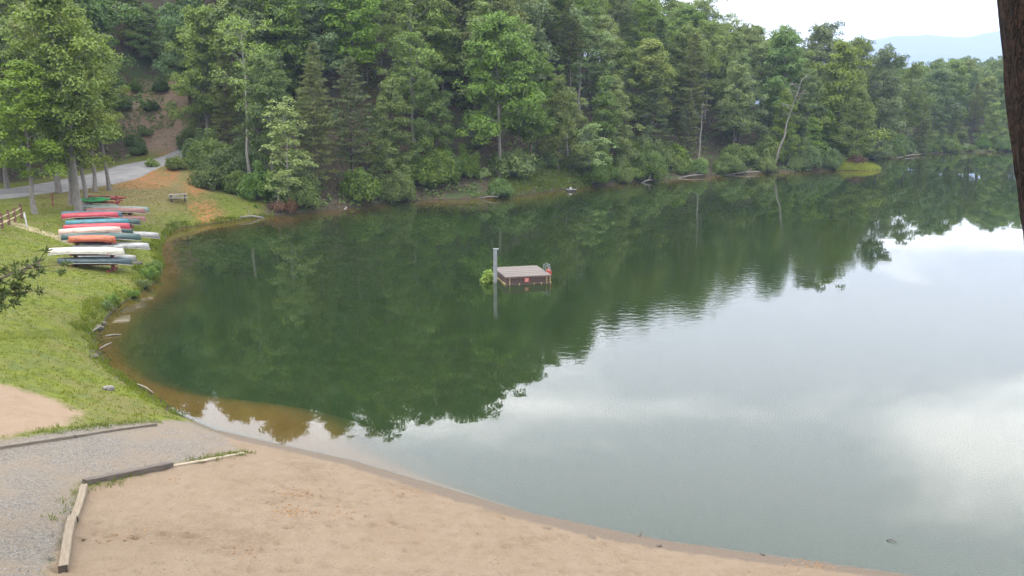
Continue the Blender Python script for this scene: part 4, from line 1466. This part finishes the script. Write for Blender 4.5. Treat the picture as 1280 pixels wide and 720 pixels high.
to = timber(79, 716, 91, 652, .205, .20, TIMBER, 'landscape_timber', 'pale weathered timber nearest the camera at the beach edge', .04, 1.9, 1)
timber(93.5, 653, 106, 611, .195, .18, TIMBER, 'landscape_timber', 'pale weathered timber at the beach edge, farther of the two', .03, 1.7, 2)
timber(106, 606, 214, 583, .22, .19, TIMBER_D, 'landscape_timber', 'dark creosoted timber between gravel drive and sand', .03, 1.2, 3)
timber(214, 583.5, 305, 567, .13, .07, PLANKY, 'edging_plank', 'thin pale plank running from the dark timber toward the water', .035, .8, 4)
timber(-30, 566, 92, 547, .13, .13, TIMBER_G, 'landscape_timber', 'grey timber along the upper gravel edge, left length', .03, 1.6, 5)
timber(93, 547, 195, 532, .13, .13, TIMBER_G, 'landscape_timber', 'grey timber along the upper gravel edge, right length', .03, .9, 6)


# ------------------------------------------------------------------ boats
def hullmat(name, c, c2, band=None, rough=.45):
    c, c2 = tuple(x * .58 for x in c), tuple(x * .44 for x in c2)
    return worn(name, c, c2, 1.6, rough, (1, 3, 3), .15, .35, (.38, .68), light=tuple(min(.8, x * 1.35 + .05) for x in c))


HM = {'slate': hullmat('hull_slate', (.075, .115, .125), (.05, .075, .08)), 'cream': hullmat('hull_cream', (.70, .66, .54), (.52, .48, .38)),
      'pale': hullmat('hull_pale_grey', (.32, .33, .30), (.20, .20, .18)), 'orange': hullmat('hull_orange', (.58, .15, .055), (.42, .11, .05)),
      'dgreen': hullmat('hull_dark_green', (.045, .095, .085), (.03, .06, .055)), 'white': hullmat('hull_white', (.50, .50, .47), (.30, .30, .27)),
      'red': hullmat('hull_red', (.55, .055, .075), (.40, .05, .06)), 'peach': hullmat('hull_peach', (.66, .48, .38), (.50, .34, .27)),
      'teal': hullmat('hull_teal', (.045, .22, .26), (.06, .13, .15)), 'steelblue': hullmat('hull_steel_blue', (.09, .15, .19), (.065, .10, .12)),
      'alu': hullmat('hull_aluminium', (.40, .40, .38), (.28, .28, .26), rough=.5), 'salmon': hullmat('hull_salmon', (.34, .16, .125), (.25, .14, .115)),
      'sage': hullmat('hull_sage', (.22, .28, .24), (.16, .19, .17)), 'green': hullmat('hull_bright_green', (.03, .30, .07), (.03, .20, .06)), 'kred': hullmat('hull_kayak_red', (.42, .07, .065), (.30, .06, .055))}
GUN = worn('gunwale', (.30, .29, .26), (.18, .17, .15), 4, .6)
GUN_D = worn('gunwale_dark', (.06, .05, .045), (.035, .03, .028), 4, .6)
THW = worn('thwart_wood', (.28, .18, .10), (.18, .11, .06), 4, .7)


def canoe_geom(L=4.9, B=.90, D=.36, n=28, m=9):
    """open hull, keel down, z=0 at the keel; returns outer rows"""
    rows = []
    for i in range(n + 1):
        s = -1 + 2 * i / n
        a = abs(s)
        b = B / 2 * max(0.0, 1 - a ** 2.6) ** .85 + .012
        rock_ = .07 * a ** 3
        sheer = D + .20 * a ** 3.2
        xo = L / 2 * s
        row = []
        for j in range(m):
            t = -1 + 2 * j / (m - 1)
            ang = t * PI / 2
            yb = b * (abs(math.sin(ang)) ** .62) * (1 if t >= 0 else -1)
            zz = rock_ + (sheer - rock_) * (1 - abs(math.cos(ang)) ** .75)
            stem = (zz / sheer) * .10 * a ** 8 * (1 if s > 0 else -1)
            row.append((xo + stem, yb, zz))
        rows.append(row)
    return rows


def canoe(col, label, loc, rz, L=4.9, flip=True, tilt=0.0, gun=None, D=.36, B=.9):
    rows = canoe_geom(L, B, D)
    n, m = len(rows), len(rows[0])
    o = thing('canoe', label, 'canoe', loc, rz)
    top = D + .2
    tf = (lambda p: (p[0], -p[1], D + .02 - p[2])) if flip else (lambda p: p)
    mb = MB()
    vs = [tf(p) for r in rows for p in r]
    inn = [tf((p[0] * .994, p[1] * .965, p[2] * .985 + .012)) for r in rows for p in r]
    fs = []
    nv = len(vs)
    for i in range(n - 1):
        for j in range(m - 1):
            a_, b_, c_, d_ = i * m + j, i * m + j + 1, (i + 1) * m + j + 1, (i + 1) * m + j
            fs.append((a_, d_, c_, b_))
            fs.append((nv + a_, nv + b_, nv + c_, nv + d_))
        for j in (0, m - 1):
            a_, d_ = i * m + j, (i + 1) * m + j
            fs.append((a_, nv + a_, nv + d_, d_) if j == 0 else (a_, d_, nv + d_, nv + a_))
    mb.add(vs, fs)
    mb.v += [tuple(p) for p in inn]
    mb.build('hull', HM[col], o, True)
    for j in (0, m - 1):
        MB().tube([tf((r[j][0], r[j][1], r[j][2])) for r in rows], .022, 5).build('gunwale', gun or GUN, o, True)
    for xx in (-.55, .75):
        i = int(round((xx + L / 2) / L * (n - 1)))
        zt = rows[i][0][2] - .03
        MB().box(tf((rows[i][0][0], 0, zt)), (.07, abs(rows[i][0][1]) * 1.94, .03)).build('thwart', THW, o)
    for xx in (-1.45, 1.3):
        i = int(round((xx + L / 2) / L * (n - 1)))
        zt = rows[i][0][2] - .10
        MB().box(tf((rows[i][0][0], 0, zt)), (.26, abs(rows[i][0][1]) * 1.8, .03)).build('seat', THW, o)
    o.rotation_euler = (0, tilt, rz)
    return o


def kayak(col, label, loc, rz, L=3.4, B=.68, D=.34, roll=0.0):
    o = thing('kayak', label, 'kayak', loc, rz)
    n, m = 26, 12
    hv, hf, dv_, df = [], [], [], []
    for i in range(n + 1):
        s = -1 + 2 * i / n
        a = abs(s)
        b = B / 2 * max(0, 1 - a ** 2.2) ** .9 + .01
        zc0 = .16 + .12 * a ** 2.5
        for j in range(m):
            t = PI * j / (m - 1)
            hv.append((L / 2 * s, -b * math.cos(t), zc0 - (.16 + .02 * a) * (1 - .5 * a ** 3) * math.sin(t) ** .7))
            dv_.append((L / 2 * s, b * math.cos(t), zc0 + (.15 * (1 - .75 * a ** 1.5)) * math.sin(t) * (1 - .75 * math.exp(-((s + .05) / .2) ** 4) * (abs(math.cos(t)) < .72))))
    for arr in (hf, df):
        for i in range(n):
            for j in range(m - 1):
                arr.append((i * m + j, (i + 1) * m + j, (i + 1) * m + j + 1, i * m + j + 1))
    h1 = MB()
    h1.add(hv, hf)
    h1.build('hull', HM[col], o, True)
    d1 = MB()
    d1.add(dv_, df)
    d1.build('deck', HM[col], o, True)
    ck = [(-.18 + .46 * math.cos(2 * PI * k / 20), .23 * math.sin(2 * PI * k / 20), .30) for k in range(21)]
    MB().tube(ck, .022, 5, False).build('cockpit_rim', GUN_D, o, True)
    MB().box((-.42, 0, .25), (.06, .34, .22), bev=.02).build('seat', GUN_D, o)
    o.rotation_euler = (roll, 0, rz)
    return o


def rack(X, Y, label, rz=0.0, span=2.45, levels=(.42, 1.08), ph=1.30, depth=1.9):
    z = on_ground(X, Y)
    o = thing('boat_rack', label, 'boat rack', (X, Y, z), rz, None)
    for s in (-1, 1):
        x = s * span / 2
        zg = on_ground(X + x * math.cos(rz), Y + x * math.sin(rz)) - z
        MB().box((x, 0, (ph + zg) / 2 - .1), (.20, .20, ph - zg + .2), bev=.012).build('post', RACKRED, o)
        for lv in levels:
            MB().box((x + .126, 0, lv), (.05, depth, .13), bev=.008).build('arm', RACKRED, o)
        MB().box((x - .10, 0, zg + .07), (.10, depth * .92, .14), bev=.01).build('foot', RACKRED, o)
    for lv in levels:
        MB().box((0, -.128, lv - .085), (span + .7, .05, .19), bev=.008).build('rail', RACKRED, o)
    MB().box((0, 0, ph + .022), (span + .5, .20, .04), bev=.008).build('top_rail', RACKRED, o)
    return o, z


def rackpos(px, py, z0):
    x, y, z = at_ground(px, py, z0)
    return x, y


ROWS = [(119, 335.5, .8), (119, 319, 1.1), (120, 306, 1.3), (124, 296, 1.4), (118, 287, 1.6), (146, 280, 1.6), (131, 266, 1.9)]
RLAB = ['front red boat rack closest to the camera', 'second red boat rack, holding the orange canoe', 'third red boat rack, under the red and peach canoes', 'fourth red boat rack, under the teal canoe',
        'fifth red boat rack, under the second red canoe', 'sixth red boat rack, under the salmon canoes', 'last red boat rack under the trees, holding the kayaks']
RK = []
for (px, py, z0), lb in zip(ROWS, RLAB):
    X, Y = rackpos(px, py, z0)
    o, zz = rack(X, Y, lb, random.uniform(-.03, .03), ph=1.30 if lb[:4] != 'last' else 1.55)
    RK.append((X, Y, zz))


def pxm(row):
    return FPX / (RK[row][1] * math.cos(PITCH) + 2.3)


def onrack(row, level, side, pcx, col, label, L=4.9, rz=0.0, kind='canoe', dz=0.0, **kw):
    X, Y, zz = RK[row]
    lv = {'low': .42, 'up': 1.08, 'ground': -.10}[level] + .068 + dz
    y = Y + side * .52
    x = (pcx - 640) / pxm(row)
    if kind == 'kayak':
        return kayak(col, label, (x, y, zz + lv), rz, L, **kw)
    return canoe(col, label, (x, y, zz + lv), rz, L, **kw)


onrack(0, 'low', -1, 124, 'slate', 'slate green canoe upside down on the lowest front shelf', 4.85, .02)
onrack(0, 'up', -1, 115, 'cream', 'cream white canoe upside down on the front rack', 5.05, -.02, gun=WHITEP)
onrack(0, 'low', 1, 130, 'pale', 'pale grey canoe low behind the slate green canoe', 4.0, .01)
onrack(1, 'up', -1, 122, 'orange', 'short orange canoe upside down above the cream canoe', 3.3, .0, gun=RACKRED)
onrack(1, 'low', -1, 129, 'pale', 'pale canoe under the orange canoe', 3.6, .0)
onrack(1, 'up', 1, 125, 'dgreen', 'dark green canoe behind the orange canoe', 5.6, .03)
onrack(1, 'low', 1, 142, 'white', 'white canoe poking out right of the dark green canoe', 4.8, .02)
onrack(2, 'up', -1, 119, 'peach', 'peach canoe leaning just below the red canoe', 4.6, .03, dz=-.1, tilt=-.045)
onrack(2, 'up', 1, 120, 'red', 'bright red canoe directly above the peach canoe', 5.0, .02, dz=.05, tilt=-.03)
onrack(2, 'low', -1, 134, 'white', 'white canoe behind the orange canoe at its right', 4.6, .0, dz=.1)
onrack(3, 'up', -1, 128, 'teal', 'teal blue canoe between the two red canoes', 5.0, .02, tilt=-.03)
onrack(3, 'low', -1, 126, 'dgreen', 'dark canoe half hidden under the teal canoe', 5.7, .02)
onrack(3, 'ground', 1, 165, 'alu', 'dull grey canoe lying on the grass right of the racks', 4.3, -.12, flip=True)
onrack(4, 'up', -1, 119, 'red', 'red canoe behind the teal canoe', 4.6, .03, tilt=-.03)
onrack(4, 'up', 1, 114, 'steelblue', 'steel blue canoe behind the farther red canoe', 5.0, .02)
onrack(4, 'low', 1, 146, 'dgreen', 'dark green canoe end showing right of the farther red canoe', 3.6, .0)
onrack(5, 'up', -1, 150, 'salmon', 'upper salmon canoe on the sixth rack', 5.1, .0, gun=GUN)
onrack(5, 'low', -1, 152, 'salmon', 'lower salmon canoe on the sixth rack', 4.8, .0)
onrack(5, 'up', 1, 150, 'sage', 'sage green canoe behind the upper salmon canoe', 5.0, .0)
onrack(6, 'up', -1, 124, 'green', 'bright green kayak tilted on the last rack', 3.2, .05, 'kayak', roll=.5)
onrack(6, 'up', 1, 134, 'kred', 'dull red kayak on the last rack by the trees', 3.6, -.03, 'kayak')
onrack(6, 'low', -1, 128, 'sage', 'pale green canoe below the bright green kayak', 3.8, .0)

# ------------------------------------------------------------------ swimming raft and its mooring post
RC = [Vector((-.38, 58.18, 0)), Vector((2.73, 59.03, 0)), Vector((1.62, 62.52, 0)), Vector((-1.32, 62.05, 0))]
ux = (RC[1] - RC[0]).normalized()
rzr = math.atan2(ux.y, ux.x)
RW, RD = 3.15, 3.75
rcen = (RC[0] + RC[1] + RC[2] + RC[3]) / 4
raft = thing('swimming_raft', 'wooden swimming raft floating in the middle of the lake', 'raft', (rcen.x, rcen.y, 0), rzr - .02)
nb = 18
for i in range(nb):
    yb = -RD / 2 + RD * (i + .5) / nb
    MB().box((random.uniform(-.015, .015), yb, .565 + random.uniform(-.004, .004)), (RW + .08, RD / nb - .028, .04), bev=.006).build('deck_board', DECKS[(i * 7) % 3], raft)
ns = 24
for i in range(ns):
    xb = -RW / 2 + RW * (i + .5) / ns
    for s in (-1, 1):
        MB().box((xb, s * (RD / 2 - .01), .24 + random.uniform(-.012, .012)), (RW / ns - .05, .03, .60)).build('side_board', SKIRT, raft)
for i in range(28):
    yb = -RD / 2 + RD * (i + .5) / 28
    for s in (-1, 1):
        MB().box((s * (RW / 2 - .01), yb, .24 + random.uniform(-.012, .012)), (.03, RD / 28 - .035, .60)).build('side_board', SKIRT, raft)
MB().box((0, 0, .2), (RW - .1, RD - .1, .66)).build('float', GUN_D, raft)
for s in (-1, 1):
    MB().box((0, s * (RD / 2 + .03), .50), (RW + .1, .045, .09), bev=.006).build('rim_beam', SKIRT, raft)
    MB().box((s * (RW / 2 + .03), 0, .50), (.045, RD + .02, .09), bev=.006).build('rim_beam', SKIRT, raft)
    MB().box((s * (RW / 2 + .035), 0, .06), (.05, RD, .09), bev=.006).build('waterline_beam', ALGAE, raft)
    MB().box((0, s * (RD / 2 + .035), .03), (RW, .05, .07), bev=.006).build('waterline_beam', SKIRT, raft)
for xx in (-1.32, 1.28, 1.52):
    MB().box((xx, -RD / 2 - .045, .24), (.05, .04, .52)).build('corner_strap', ALGAE, raft)
for xx in (-.65, .38, .9):
    MB().box((xx, -RD / 2 - .045, .05), (.07, .04, .10)).build('cleat', ALGAE, raft)
sg = MB().box((-.15, -RD / 2 - .07, .31), (.32, .02, .26)).build('warning_sign', REDPAINT, raft)
sg['label'] = 'small red warning sign on the front of the raft'
for k_ in range(3):
    MB().box((-.15, -RD / 2 - .083, .39 - k_ * .075), (.24 - .05 * (k_ % 2), .004, .022)).build('sign_text', worn('sign_print', (.75, .55, .5), (.6, .4, .36), 5), sg)
# ladder with red guard at the right-hand edge
lx, ly = RW / 2 + .16, -.55
for s in (-1, 1):
    MB().tube([(lx - .20, ly + s * .24, .60), (lx - .20, ly + s * .24, 1.02), (lx + .05, ly + s * .24, 1.12), (lx + .14, ly + s * .24, .6), (lx + .12, ly + s * .24, -.7)], .028, 6).build('ladder_rail', STEEL, raft, True)
for k_ in range(5):
    MB().tube([(lx + .13, ly - .24, .78 - k_ * .26), (lx + .13, ly + .24, .78 - k_ * .26)], .022, 6).build('ladder_rung', STEEL, raft, True)
MB().box((lx + .06, ly, .66), (.28, .44, .04), bev=.008).build('ladder_guard', REDPAINT, raft)
MB().box((lx + .20, ly, .46), (.04, .46, .34), bev=.008).build('ladder_guard', REDPAINT, raft)
MB().box((lx + .02, ly - .25, .46), (.32, .04, .34), bev=.008).build('ladder_guard', REDPAINT, raft)

p = at(621, 356)
post = thing('mooring_post', 'grey mooring post standing in the lake beside the raft', 'post', (p[0] - .12, p[1] + .7, 0))
MB().box((0, 0, .55), (.24, .24, 3.5), bev=.02).build('pile', STEEL, post)
MB().box((.05, 0, 2.335), (.38, .27, .07), bev=.012).build('cap', STEEL, post)
MB().box((.125, -.1, 1.2), (.03, .08, 2.1), bev=.006).build('guide_bracket', STEEL, post)

wp = shrub('water_plant', 77, .45, .75, leafmat('leaf_water', (.085, .145, .03), (.20, .27, .07)), 16, .2, 120)
p = at(612, 354)
o = thing('water_plant', 'bright green leafy plant growing beside the raft and post', 'plant', (p[0] - .1, p[1] + .6, -.18))
link('stem', wp['trunk'], o)
link('foliage', wp['crown'], o)

# small white float moored at the clearing
p = at(714, 239)
o = thing('fishing_float', 'small white float by the shore of the little clearing', 'float', (p[0], p[1], 0), .1)
MB().box((0, 0, .08), (1.3, .9, .28), bev=.03).build('base', GUN_D, o)
MB().box((0, 0, .25), (1.4, 1.0, .05), bev=.01).build('deck', TABLEW, o)
MB().box((-.1, 0, .40), (.3, .3, .26), bev=.03).build('box', WHITEP, o)
# green bench in that clearing
x_, y_ = (637 - 640) / FPX * 126, 124.0
o = thing('park_bench', 'faded green bench on the small clearing beside the large tree', 'bench', (x_, y_, on_ground(x_, y_)))
GBEN = worn('bench_green', (.16, .32, .22), (.10, .2, .14), 4)
MB().box((0, 0, .45), (1.9, .4, .05)).build('seat', GBEN, o)
MB().box((0, .22, .72), (1.9, .05, .28)).build('backrest', GBEN, o)
for s in (-1, 1):
    MB().box((s * .75, .02, .21), (.08, .36, .46)).build('leg', GUN_D, o)

# ------------------------------------------------------------------ picnic table
x_, y_, z_ = at_ground(223, 252, 2.0)
tb = thing('picnic_table', 'weathered grey picnic table on the grass by the clay bank', 'picnic table', (x_, y_, z_), math.radians(24), None, 1.0)
for i in range(5):
    MB().box((0, -.30 + i * .15, .76), (1.9, .135, .04), bev=.006).build('table_board', TABLEW, tb)
for s in (-1, 1):
    for k_ in range(2):
        MB().box((0, s * (.63 + k_ * .15), .45), (1.9, .135, .04), bev=.006).build('bench_board', TABLEW, tb)
for s in (-1, 1):
    for q in (-1, 1):
        MB().tube([(s * .68, q * .62, -.05), (s * .68, q * .26, .74)], .055, 4).build('leg', GUN_D, tb)
    MB().box((s * .62, 0, .42), (.045, 1.5, .09)).build('bench_bearer', GUN_D, tb)
    MB().box((s * .62, 0, .71), (.045, .7, .08)).build('table_bearer', GUN_D, tb)

# ------------------------------------------------------------------ rail fence, marker posts
fp = [at_ground(px, py, 2.3) for px, py in ((27, 273), (19, 278), (11.5, 281.5), (3, 286), (-8, 291), (-20, 297))]
fence = thing('rail_fence', 'red brown post and rail fence at the left edge', 'fence', fp[0])
f0 = Vector(fp[0])
for p in fp:
    q = Vector(p) - f0
    MB().box((q.x, q.y, q.z + .55), (.17, .17, 1.35), bev=.015).build('post', FENCEW, fence)
for i in range(len(fp) - 1):
    a, b = Vector(fp[i]) - f0, Vector(fp[i + 1]) - f0
    for hh in (.42, .88):
        MB().tube([a + Vector((0, -.02, hh)), (a + b) / 2 + Vector((0, 0, hh - .02)), b + Vector((0, .02, hh))], .055, 6).build('rail', RAILW, fence, True)
x_, y_, z_ = at_ground(34, 284, 2.2)
o = thing('marker_post', 'leaning white marker post beside the rail fence', 'post', (x_, y_, z_))
MB().box((0, 0, .55), (.10, .08, 1.3), bev=.01).build('post', WHITEP, o)
MB().box((0, -.045, .95), (.14, .015, .34)).build('plate', WHITEP, o)
o.rotation_euler = (0, -.09, 0)
x_, y_, z_ = at_ground(66.5, 258, 2.6)
o = thing('marker_post', 'thin dark red post by the lane left of the poplars', 'post', (x_, y_, z_))
MB().box((0, 0, .5), (.10, .10, 1.3), bev=.01).build('post', RACKRED, o)
MB().box((0, 0, 1.165), (.13, .13, .03), bev=.006).build('cap', RACKRED, o)

# ------------------------------------------------------------------ the trunk beside the camera
nm_, N, out = newmat('bark_near')
tc = N.n('ShaderNodeTexCoord').outputs['Object']
v = N.scale(tc, (1, 1, .30))
vo = N.n('ShaderNodeTexVoronoi', feature='DISTANCE_TO_EDGE', ins={'Vector': N.vmath('ADD', v, N.vmath('MULTIPLY', N.noise(v, 6, 4, .6, col=True), (.26, .26, .26))), 'Scale': 15.0})
fs2 = N.step(vo.outputs['Distance'], .0, .10)
nn_ = N.noise(tc, 40, 5, .65)
c = N.mix(fs2, (.009, .006, .005), N.mix(N.step(nn_, .35, .65), (.008, .0055, .0045), (.027, .0145, .0105)))
pbsdf(N, out, c, .95, N.math('ADD', N.math('MULTIPLY', fs2, .8), N.math('MULTIPLY', nn_, .5)), 1.0, .02, .15)
NEARB = nm_
nt_ = thing('pine_tree', 'dark rough barked trunk close at the right edge of view', 'tree', (3.14, 4.5, on_ground(3.14, 4.5)))
zb = nt_.location.z
rs = np.random.default_rng(4)
nz, na = 220, 64
zz = np.linspace(-.5, 13, nz)
V = []
for z_ in zz:
    zw = z_ + zb
    le = np.interp(zw, [8, 11.31, 11.60, 11.88, 12.19, 12.5, 13.2, 22], [3.28, 2.636, 2.570, 2.504, 2.444, 2.374, 2.24, .9])   # left profile of the leaning trunk
    r = np.interp(zw, [7, 9, 12, 22], [.34, .27, .235, .10])
    cxn = 4.5 * math.tan(math.atan(le / 4.5) + math.asin(r / 5.3))
    for k_ in range(na):
        t = 2 * PI * k_ / na
        rr_ = r * (1 + .05 * vnoise(np.array([t * 3.0]), np.array([z_ * 1.6]), 1)[0] + .09 * vnoise(np.array([math.cos(t) * 9 + 20]), np.array([math.sin(t) * 9 + z_ * 3.5]), 1)[0])
        V.append((cxn - 3.14 + rr_ * math.cos(t), rr_ * math.sin(t), z_))
Fq = np.array([(i * na + k_, i * na + (k_ + 1) % na, (i + 1) * na + (k_ + 1) % na, (i + 1) * na + k_) for i in range(nz - 1) for k_ in range(na)])
link('trunk', mesh('near_trunk', V, Fq, True), nt_, NEARB)
# loose bark flakes curling off the silhouette
for k_ in range(26):
    zf = rs.uniform(11.2, 13.2)
    le = np.interp(zf, [8, 11.31, 11.60, 11.88, 12.19, 12.5, 13.2, 22], [3.28, 2.636, 2.570, 2.504, 2.444, 2.374, 2.24, .9])
    r = .235
    t = rs.uniform(PI * .75, PI * 1.6)
    px_f = 4.5 * math.tan(math.atan(le / 4.5) + math.asin(r / 5.3)) - 3.14 + (r - .005) * math.cos(t)
    py_f = (r - .005) * math.sin(t)
    l = rs.uniform(.03, .08)
    wv = rs.uniform(.012, .03)
    n_ = Vector((math.cos(t), math.sin(t), 0))
    s_ = Vector((-math.sin(t), math.cos(t), 0))
    q = Vector((px_f, py_f, zf - zb))
    m = MB()
    m.add([q - s_ * wv, q + s_ * wv, q + s_ * wv * .7 + Vector((0, 0, l)) + n_ * .012, q - s_ * wv * .6 + Vector((0, 0, l * 1.2)) + n_ * .018,
           q - s_ * wv - n_ * .008, q + s_ * wv - n_ * .008, q + s_ * wv * .7 + Vector((0, 0, l)) + n_ * .004, q - s_ * wv * .6 + Vector((0, 0, l * 1.2)) + n_ * .010],
          [(0, 1, 2, 3), (7, 6, 5, 4), (0, 4, 5, 1), (1, 5, 6, 2), (2, 6, 7, 3), (3, 7, 4, 0)])
    m.build('bark_flake', NEARB, nt_)
nc_ = pine('near_crown', 61, 9, 3.2, .2, L_NEAR, BARK_D, .6, 24, .36)
for nm2, key in (('crown', 'crown'), ('upper_branches', 'trunk')):
    o = link(nm2, nc_[key], nt_)
    o.location = (-1.55, 0, 9.8)

# ------------------------------------------------------------------ small pine whose bough reaches in at the left
X0, Y0 = -13.3, 18.0
pz = on_ground(X0, Y0)
pt = thing('pine_tree', 'pine bough with dark needle tufts reaching in at left', 'tree', (X0, Y0, pz))
mb = MB()
mb.tube([(0, 0, -.5), (0, 0, 3), (.05, 0, 6.5), (0, .05, 9.5)], [.17, .14, .09, .03], 8)
P, Nn, AL, Lf, K = [], [], [], [], []


def bough(path, tufts, rs, rad=.16, dens=70):
    pts = [Vector(p) for p in path]
    mb.tube(pts, [.045, .03, .02, .008][:len(pts)], 5)
    for _ in range(tufts):
        u = rs.uniform(.35, 1.0) * (len(pts) - 1)
        i = min(int(u), len(pts) - 2)
        q = np.array(pts[i].lerp(pts[i + 1], u - i)) + rs.normal(0, 1, 3) * np.array([.26, .22, .10])
        mb.tube([pts[i].lerp(pts[i + 1], u - i), Vector(q)], [.012, .005], 4)
        n = dens
        dd = rs.normal(size=(n, 3))
        dd /= np.linalg.norm(dd, axis=1, keepdims=True)
        P.append(q + dd * rad * rs.uniform(.3, 1, (n, 1)) * np.array([1, 1, .6]))
        nm = rs.normal(0, 1, (n, 3))
        Nn.append(nm / np.linalg.norm(nm, axis=1, keepdims=True))
        AL.append(dd + np.array([.3, 0, .3]))
        Lf.append(rs.uniform(.10, .18, n))
        K.append(rs.uniform(0, .6, n))


def bp(px, py):
    a = sight(px, py, 18.0)
    return (a[0] - X0, 0, a[2] - pz)


rs = np.random.default_rng(12)
h1 = bp(-20, 356)
bough([(0, 0, bp(-20, 385)[2]), bp(-20, 356), bp(22, 340), bp(52, 326)], 24, rs, .12, 30)
bough([(0, 0, bp(-20, 410)[2]), bp(-40, 385), bp(5, 368), bp(36, 364)], 20, rs, .12, 34)
bough([(0, 0, bp(-20, 420)[2]), bp(-60, 402), bp(-15, 382), bp(4, 384)], 12, rs, .12, 34)
for k_ in range(26):
    az = rs.uniform(.45 * PI, 1.55 * PI)
    hz = rs.uniform(2.0, 9.0)
    l = 2.3 * (1 - (hz - 1) / 9.5) + .4
    bough([(0, 0, hz), (math.cos(az) * l * .5, math.sin(az) * l * .5, hz + .1), (math.cos(az) * l, math.sin(az) * l, hz + .35)], 14, rs, .16, 50)
P, Lf = np.concatenate(P), np.concatenate(Lf)
AL = np.concatenate(AL)
me = leaves_mesh('bough_crown', P, np.concatenate(Nn), Lf, Lf * .22, np.concatenate(K), rs, .1, AL)
link('crown', me, pt, L_NEAR)
mb.build('trunk', BARK_D, pt, True)

# ------------------------------------------------------------------ the air
hz_m, N, out = newmat('haze')
vol = N.n('ShaderNodeVolumePrincipled', ins={'Color': (.43, .54, .78), 'Density': .00022, 'Anisotropy': 0.0})
N.t.links.new(vol.outputs[0], out.inputs['Volume'])
bx = MB().box((0, 0, 0), (20000, 20000, 600)).build('haze', hz_m)
bx.location = (0, 0, 300 - 20)
bx['kind'] = 'stuff'
bx['label'] = 'pale blue summer haze filling the valley'
